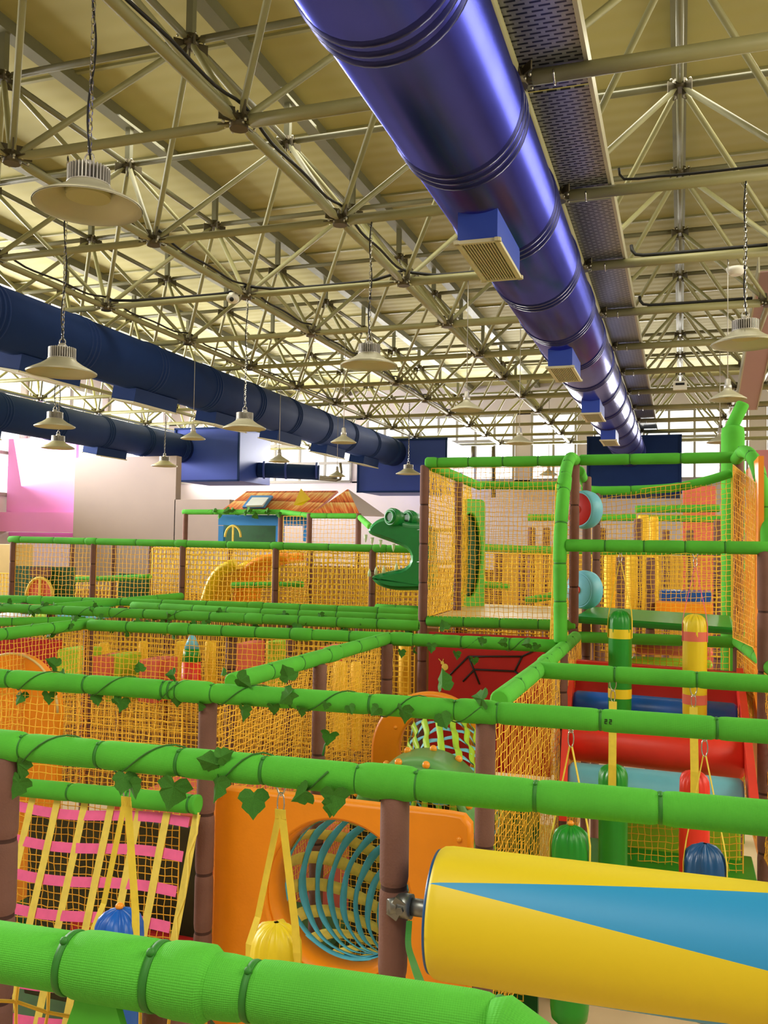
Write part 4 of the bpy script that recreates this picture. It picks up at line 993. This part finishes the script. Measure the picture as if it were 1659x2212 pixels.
# ---- green oval panel in the cage
t = hole_panel('oval_panel', 'green panel with a tall oval opening at the back left corner of the cage', 0, 2.62, 0, .42, 1.08, .40, .03, .06, 'midgreen', hcz=2.62, hsx=.36)
t.location = P(1016, 1200, Y=8.12); t.location.z = 2.62; t.rotation_euler.z = .85; t.scale = (.86, .86, .98)
MB().slab([(-.19, .06, -.48), (.19, .06, -.48), (.19, .06, .48), (-.19, .06, .48)], (0, 1, 0), .02).build('dark_backing', M['dkgreen'], t)

# ---- crocodile head
t = thing('crocodile_head', 'green plastic crocodile head with open toothed mouth beside the cage', 'crocodile head')
DY = 7.9
ol = [(785, 1150), (791, 1138), (801, 1127), (814, 1118), (830, 1114), (850, 1120), (872, 1128), (884, 1130), (897, 1131), (903, 1128), (909, 1133), (924, 1134), (924, 1276), (880, 1277), (850, 1277), (832, 1274), (811, 1266), (800, 1256), (793, 1246), (797, 1243),
      (815, 1238), (838, 1233), (858, 1229), (871, 1226), (880, 1219), (884, 1210), (884, 1201), (880, 1192), (868, 1183), (845, 1174), (822, 1166), (805, 1160), (792, 1155)]
O2 = [P(x, y, Y=DY) for x, y in ol]
dense = []
for i in range(len(O2)):
    a, b = O2[i], O2[(i + 1) % len(O2)]; n = max(1, int((b - a).length/.03))
    for k in range(n): dense.append(a.lerp(b, k/n))
# smooth outline a little
for _ in range(2): dense = [(dense[i-1] + dense[i]*2 + dense[(i+1) % len(dense)])/4 for i in range(len(dense))]
N = len(dense); nor = []
for i in range(N):
    tv = (dense[(i+1) % N] - dense[i-1]).normalized(); nor.append(V((tv.z, 0, -tv.x)))
ctr = sum(dense, V((0, 0, 0)))/N
sgn = 1 if sum((dense[i] - ctr).dot(nor[i]) for i in range(N)) < 0 else -1
mb = MB(); lay = [(-.22, .045), (-.20, .022), (-.16, .008), (-.08, .0), (.08, .0), (.16, .008), (.20, .022), (.22, .045)]
for y, ins in lay:
    for i in range(N): mb.v.append(dense[i] + nor[i]*sgn*ins + V((0, y + .22, 0)))
for j in range(len(lay) - 1):
    for i in range(N): i2 = (i+1) % N; mb.face((j*N+i, j*N+i2, (j+1)*N+i2, (j+1)*N+i))
mb.face(tuple(range(N)), 0, None, False); mb.face(tuple(reversed(range((len(lay)-1)*N, len(lay)*N))), 0, None, False)
hd = mb.build('head_shell', M['dino'], t)
def eye(px, py, Y, r):
    c = P(px, py, Y=Y); a = V((-.45, -.88, .05)).normalized(); mb = MB()
    mb.sweep([c - a*.10, c - a*.02, c + a*.02, c + a*.035], [r*.75, r, r, r*.90], 32)
    e = mb.build('eye_dome', M['dino'], t)
    R3 = a.to_track_quat('Z', 'Y').to_matrix(); ring = [c + a*.038 + R3 @ V((r*.62*math.cos(2*PI*k/32), r*.62*math.sin(2*PI*k/32), 0)) for k in range(33)]
    MB().sweep(ring, r*.16, 8, False).build('eye_ring', M['dino'], e); MB().sweep([c + a*.036, c + a*.039], r*.5, 24).build('eye_hollow', M['dkgreen'], e)
for z_ in (2.55, 2.85): MB().sweep([(-2.34, 7.92, z_), (-1.93, 7.9, z_)], .02, 10).build('wall_bracket', M['galv'], t)
eye(848, 1117, DY - .05, .085); eye(884, 1120, DY + .20, .082)
def tooth(px, py, dz, r=.018, Y=DY + .03):
    a = P(px, py, Y=Y); mb = MB(); mb.sweep([a - V((0, 0, dz*.15)), a + V((0, 0, dz*.5)), a + V((0, 0, dz))], [r, r*.75, r*.15], 12); mb.build('tooth', M['tooth'], t)
for x, y in ((790, 1157), (804, 1163), (822, 1168), (850, 1177)): tooth(x, y, -.065)
for x, y in ((798, 1243), (812, 1239), (829, 1236), (856, 1230)): tooth(x, y, .065)

# ================================================================ BACKGROUND STRUCTURES
fr5 = thing('rail_barrier', 'far green rails and posts seen through the cage nets', 'play frame')
for pts, Y in (([(1040, 1183), (1215, 1190)], 11.0), ([(1225, 1190), (1570, 1190)], 11.3), ([(1140, 1118), (1375, 1118)], 13.0), ([(1372, 1100), (1555, 1098)], 12.0), ([(1380, 1118), (1560, 1122)], 14.0),
               ([(1040, 1262), (1100, 1268)], 10.5), ([(1135, 1298), (1240, 1278)], 9.8)):
    foam(fr5, [P(x, y, Y=Y) for x, y in pts], .05 if Y > 10.6 else .04, (), .8)
for px, Y, z in ((1076, 11.0, 2.62), (1130, 11.0, 2.62), (1148, 13.0, 3.0), (1180, 13.0, 3.0), (1300, 13.0, 3.0), (1378, 12.0, 3.1), (1438, 14.0, 3.0), (1490, 14.0, 3.0), (1551, 12.0, 3.1), (1340, 11.3, 2.6), (1405, 11.3, 2.6), (1268, 11.3, 2.6)):
    q = P(px, 1200, Y=Y); post(fr5, q.x, q.y, 0, z, .055, .5)
pads = thing('foam_pillars', '', 'x'); bpy.data.objects.remove(pads)
def pillar(px, y0, y1, Y, w, lb, m='padyel'):
    a, b = P(px, y0, Y=Y), P(px, y1, Y=Y); o = MB().sweep([b, b.lerp(a, .03), b.lerp(a, .97), a], [w*.9, w, w, w*.85], 20).build('foam_pillar', M[m]); return tag(o, lb, 'foam pillar', 'golden foam pillars')
for px, y0, y1, Y, w, lb in ((1390, 1112, 1330, 12.6, .075, 'tall golden foam pillar seen through the top right cage net, left of a pair'), (1413, 1115, 1330, 12.8, .06, 'tall golden foam pillar seen through the top right cage net, right of a pair'),
        (1366, 1200, 1335, 12.0, .09, 'golden foam pillar behind the middle strap of the cage'), (1318, 1200, 1335, 12.2, .08, 'golden foam pillar left of the green banded punch bag'),
        (225, 1388, 1470, 7.0, .045, 'golden foam pillar behind the left vine rail, first from the left post'), (310, 1385, 1480, 6.9, .04, 'golden foam pillar behind the fourth rail, near the left tree of ivy'),
        (392, 1385, 1480, 7.1, .05, 'golden foam pillar left of the small inflatable doll'), (455, 1385, 1500, 7.0, .05, 'golden foam pillar right of the small inflatable doll'),
        (585, 1385, 1520, 7.2, .045, 'golden foam pillar behind the slanting rail net'), (735, 1430, 1620, 6.0, .05, 'golden foam pillar right of the brown mid post'), (770, 1430, 1620, 6.1, .04, 'slim golden foam pillar left of the brown centre post'),
        (875, 1390, 1500, 7.0, .05, 'golden foam pillar beside the crimson web panel')): pillar(px, y0, y1, Y, w, lb)
net('far golden net behind the left cage bay', *NP(-2.7, -1.0, 10.8, 10.8, 1.6, 2.62), cell=.055, r=.0065, m='netfar')
net('far golden net low behind the right cage bay', *NP(-1.0, .65, 11.6, 11.6, 1.4, 2.62), cell=.055, r=.0060, m='netfar', wav=.05)
net('far golden net high behind the cage, below the farthest rail', *NP(-2.05, -.55, 12.9, 12.9, 1.5, 3.05), cell=.06, r=.0026, m='netfar')
net('far golden net closing the distant rose board corner', *NP(-.55, .50, 12.1, 12.1, 1.5, 3.15), cell=.06, r=.0034, m='netfar')
o = MB().box((-.2, 15.5, 1.3), (5.6, .1, 2.6)).build('board_wall', mat('ochre_board', (206, 160, 70), .8, 0, .08, 2)); tag(o, 'ochre boards far behind the right cage bay', 'board')
o = MB().box((-4.9, 13.4, 1.2), (4.6, .1, 2.3)).build('board_wall', mat('umber_board', (128, 88, 40), .9, 0, .12, 2)); tag(o, 'umber padded wall behind the distant nets at centre', 'board')
o = MB().box((-9.6, 13.9, .9), (4.2, .1, 1.8)).build('board_wall', mat('umber_board', (128, 88, 40), .9, 0, .12, 2)); tag(o, 'umber padded wall behind the distant nets at left', 'board')
for px, y0, y1, Y, m, lb in ((1510, 1050, 1150, 14.6, 'salmon', 'rose board behind the upper right cage net'),):
    mbox('rose_board', lb, 'board', 1475, 1050, 1545, 1545, 14.6, .1, 'salmon')
# hut
t = thing('play_hut', 'blue play hut with a printed shingle roof, skylight and yellow dormer', 'play hut')
def roof(name, A, B, C, D, m='shingle', parent=t):
    A, B, C, D = [P(x, y, Y=Y) for x, y, Y in (A, B, C, D)]; mb = MB(); n = (B - A).cross(D - A).normalized(); i = 0
    mb.v = [A, B, C, D] + [p + V((0, .06, -.03)) for p in (A, B, C, D)]
    wA = (A - B).length; mb.face((0, 1, 2, 3), 0, ((0, 0), (wA, 0), (wA, 1), (0, 1)), False); mb.face((7, 6, 5, 4), 0, None, False)
    for k in range(4): mb.face((k, k + 4, (k+1) % 4 + 4, (k+1) % 4), 0, None, False)
    return mb.build(name, M[m], parent)
r1 = roof('main_roof', (479, 1102, 15.0), (674, 1110, 15.0), (729, 1060, 16.6), (533, 1061, 16.6))
roof('front_roof', (672, 1110, 14.9), (777, 1111, 14.9), (752, 1057, 15.8), (750, 1057, 15.8))
roof('side_roof', (776, 1111, 14.9), (832, 1113, 16.6), (753, 1057, 15.8), (752, 1057, 15.8), 'wallgrey')
sk = roof('skylight', (523, 1095, 15.0), (569, 1094, 15.0), (588, 1070, 15.9), (542, 1070, 15.9), 'hutblue'); 
roof('skylight_pane', (530, 1092, 14.95), (566, 1091, 14.95), (582, 1073, 15.8), (546, 1073, 15.8), 'skyglass')
mb = MB(); a, b, c, d = P(634, 1091, Y=14.9), P(650, 1055, Y=15.0), P(671, 1078, Y=15.2), P(652, 1092, Y=14.9)
mb.v = [a, b, c, d, P(650, 1092, Y=15.4)]; mb.f = []; 
for f in ((0, 3, 2, 1), (0, 1, 4), (1, 2, 4), (2, 3, 4), (3, 0, 4)): mb.face(f, 0, None, False)
mb.build('dormer', M['yellow'], t)
a, b = P(474, 1114, Y=15.3), P(665, 1118, Y=15.3)
mb = MB(); zt_, zb_ = a.z, 1.6
def fbox(x0, x1, y0, y1, Y=15.3, dep=.08, m='hutblue', nm='facade_board'):
    a, b = P(x0, y0, Y=Y), P(x1, y1, Y=Y); MB().box(((a.x+b.x)/2, Y, (a.z+b.z)/2), (abs(b.x-a.x), dep, abs(a.z-b.z))).build(nm, M[m], t)
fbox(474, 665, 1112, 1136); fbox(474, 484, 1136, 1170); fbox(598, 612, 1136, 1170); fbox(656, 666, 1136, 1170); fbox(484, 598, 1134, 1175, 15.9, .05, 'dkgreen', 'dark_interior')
mb = MB(); c = P(503, 1158, Y=15.2); mb.sweep([c + V((.17*math.cos(PI*k/16), 0, .22*math.sin(PI*k/16) - .02)) for k in range(17)], .022, 8); mb.box(c + V((0, 0, .05)), (.03, .03, .3)); mb.build('arched_window_frame', M['yweb'], t)
foam(t, [P(395, 1106, Y=14.9), P(608, 1106, Y=14.9)], .05, (), .9, name='eave_rail'); foam(t, [P(608, 1106, Y=14.9), P(672, 1114, Y=14.5), P(776, 1115, Y=14.4)], .05, (), .8, name='eave_rail'); foam(t, [P(778, 1118, Y=14.4), P(800, 1138, Y=12.5)], .05, (), .8, name='eave_rail')
for px, Y in ((400, 14.9), (606, 14.9), (668, 14.5), (774, 14.4)): q = P(px, 1150, Y=Y); post(t, q.x, q.y, 0, 3.25, .05, .7)
net('small distant net on the open side of the blue hut', *NP(P(612, 1150, Y=14.6).x, P(770, 1150, Y=14.4).x, 14.6, 14.4, 2.3, 3.2), cell=.07, r=.004)
vine('ivy hanging along the eave rail of the blue hut', [P(450, 1107, Y=14.8), P(605, 1107, Y=14.8)], .05, 4, [], .09, auto=16, seed=21)
# slides and boards in the distance
def slide(label, pts, Y, w, m):
    c = [P(x, y, Y=Y + i*.0) for i, (x, y) in enumerate(pts)]; mb = MB(); mb.ribbon(smooth_path(c, .08), (0, 1, 0), w, .04)
    o = thing('slide', label, 'slide'); mb.build('chute', M[m], o)
    for s in (-1, 1): MB().sweep([p + V((0, s*w/2, .06)) for p in smooth_path(c, .08)], .05, 10).build('side_lip', M[m], o)
slide('yellow slide seen through the distant golden nets', [(530, 1225), (500, 1238), (478, 1265), (462, 1310), (440, 1345)], 9.6, .5, 'yellow')
slide('orange slide right of the yellow one behind the distant nets', [(640, 1212), (590, 1218), (560, 1235), (540, 1270), (530, 1320)], 9.7, .5, 'orange')
foam(fr3, [P(500, 1264, Y=9.3), P(655, 1262, Y=9.3)], .035, (), .5, name='inner_rail')
foam(fr3, [P(160, 1252, Y=9.4), P(325, 1246, Y=9.4)], .035, (), .5, name='inner_rail')
t = thing('hut_panel', 'dark green jungle panel with an arched cream window at the left edge', 'panel')
a, b = P(32, 1222, Y=9.0), P(158, 1330, Y=9.0)
MB().box(((a.x+b.x)/2, 9.0, (a.z+b.z)/2), (b.x-a.x, .04, a.z-b.z)).build('panel_board', M['dkgreen'], t)
c = P(88, 1290, Y=8.96); MB().slab([c + V((.20*math.cos(PI*k/16), 0, .24*math.sin(PI*k/16))) for k in range(17)] + [c + V((-.20, 0, -.2)), c + V((.20, 0, -.2))], (0, -1, 0), .01).build('arch_pane', M['salmon'], t)
mb = MB(); mb.sweep([c + V((.20*math.cos(PI*k/16), -.02, .24*math.sin(PI*k/16))) for k in range(17)], .018, 8); mb.box(c + V((0, -.02, .0)), (.035, .02, .46)); mb.build('arch_frame', M['yweb'], t)
MB().box(P(88, 1236, Y=8.95), (.3, .02, .12)).build('awning', M['brown'], t)
mbox('low_board', 'dark green low board right of the arched jungle panel', 'board', 255, 1238, 318, 1330, 9.6, .04, 'dkgreen')
mbox('storage_box', 'pale box and bench at the far left behind the rails', 'box', -20, 1175, 24, 1290, 12.0, .5, 'cream')
# colourful pieces below the rails
t = thing('arch_board', 'orange arch-topped board with a pale rim behind the far left net', 'board')
a = P(30, 1412, Y=4.75); R_ = .36
pts = [V((a.x + R_*math.cos(PI*k/20), 4.75, a.z - R_ + R_*math.sin(PI*k/20))) for k in range(21)] + [V((a.x - R_, 4.75, .2)), V((a.x + R_, 4.75, .2))]
MB().slab(pts, (0, 1, 0), .06).build('board', M['orange'], t); MB().sweep(pts[:21], .008, 8).build('pale_rim', M['cream'], t)
mbox('crimson_board', 'dark crimson board behind the orange arch at the far left', 'board', -60, 1372, 118, 1700, 5.9, .05, 'darkred')
mbox('foam_block', 'lime foam block behind the net right of the orange arch', 'foam block', 122, 1402, 168, 1500, 5.9, .3, 'lime')
mbox('foam_block', 'salmon foam block behind the net near the left brown post', 'foam block', 196, 1418, 228, 1500, 6.0, .3, 'salmon')
mbox('foam_block', 'lime foam block between the two salmon ones behind the net', 'foam block', 230, 1415, 258, 1520, 6.1, .3, 'lime')
mbox('foam_block', 'salmon foam block left of the small inflatable doll', 'foam block', 300, 1425, 338, 1520, 6.0, .3, 'salmon')
mbox('foam_block', 'tall salmon foam block right of the middle brown post behind the net', 'foam block', 508, 1390, 532, 1520, 6.0, .3, 'salmon')
mbox('foam_block', 'lime foam block behind the net under the slanting rail', 'foam block', 578, 1385, 602, 1520, 6.7, .2, 'lime')
mbox('foam_block', 'low salmon foam block behind the slanting rail', 'foam block', 690, 1398, 715, 1440, 6.5, .3, 'salmon')
t = thing('inflatable_doll', 'small cone shaped inflatable in pale blue, green and red behind the net', 'inflatable', None, P(415, 1372, Y=5.95))
for z0, z1, r0, r1, m in ((0, -.10, .02, .06, 'ltblue'), (-.10, -.20, .06, .07, 'gvinyl'), (-.20, -.50, .07, .085, 'red')): MB().sweep([(0, 0, z0), (0, 0, z1)], [r0, r1], 20).build('band', M[m], t)
for k, (x, y, X1, Y1, z, m, lb) in enumerate(((-4.0, 3.4, 2.1, 1.0, .35, 'dkgreen', 'dark green floor mat low behind the left net'), (-4.0, 4.5, 2.1, .8, .40, 'dkgreen', 'dark green floor mat behind the left net, before the salmon one'), (-3.9, 5.5, 1.9, .9, .80, 'salmon', 'salmon floor mat beyond the fourth rail'),
        (-1.8, 5.6, 1.0, .9, .7, 'yellow', 'yellow floor mat beneath the crimson web panel'), (-1.75, 3.4, 1.0, .9, .45, 'gvinyl', 'green floor mat below the webbing tube'), (-.6, 2.3, 1.1, 2.0, .35, 'cream', 'cream floor mat below the big roller'))):
    o = MB().box((x + X1/2, y + Y1/2, z/2), (X1, Y1, z)).build('floor_mat', M[m]); o.modifiers.new('b', 'BEVEL').width = .02; tag(o, lb, 'mat')
mbox('crimson_board', 'crimson board low behind the pink and straw webbing', 'board', 150, 1985, 430, 2200, 3.35, .04, 'darkred')
for x0, x1, y0, y1, Y, m, lb in ((-40, 60, 1328, 1342, 6.9, 'skyglass', 'pale lilac foam cushion on the rails at the left edge'), (60, 108, 1328, 1345, 6.8, 'lime', 'pale lime foam cushion beside the lilac one at left'), (118, 215, 1328, 1338, 6.9, 'ltblue', 'pale blue foam cushion behind the ivy rail at left')):
    mbox('foam_cushion', lb, 'cushion', x0, y0, x1, y1, Y, .4, m, .03)

o = MB().box((-5.0, 8.35, .95), (6.1, .05, 1.9)).build('board_wall', mat('umber_board', (128, 88, 40), .9)); tag(o, 'umber sheet standing for shaded depth below the distant rail, behind the golden pillars', 'board')  # added dark sheet, its colour stands in for shade under the rails
mbox('dark_backdrop', 'added dark olive sheet shading the view behind the pink and straw webbing', 'board', 62, 1742, 432, 2230, 3.52, .03, 'olive')  # added sheet, darkness behind the webbing is put into its colour
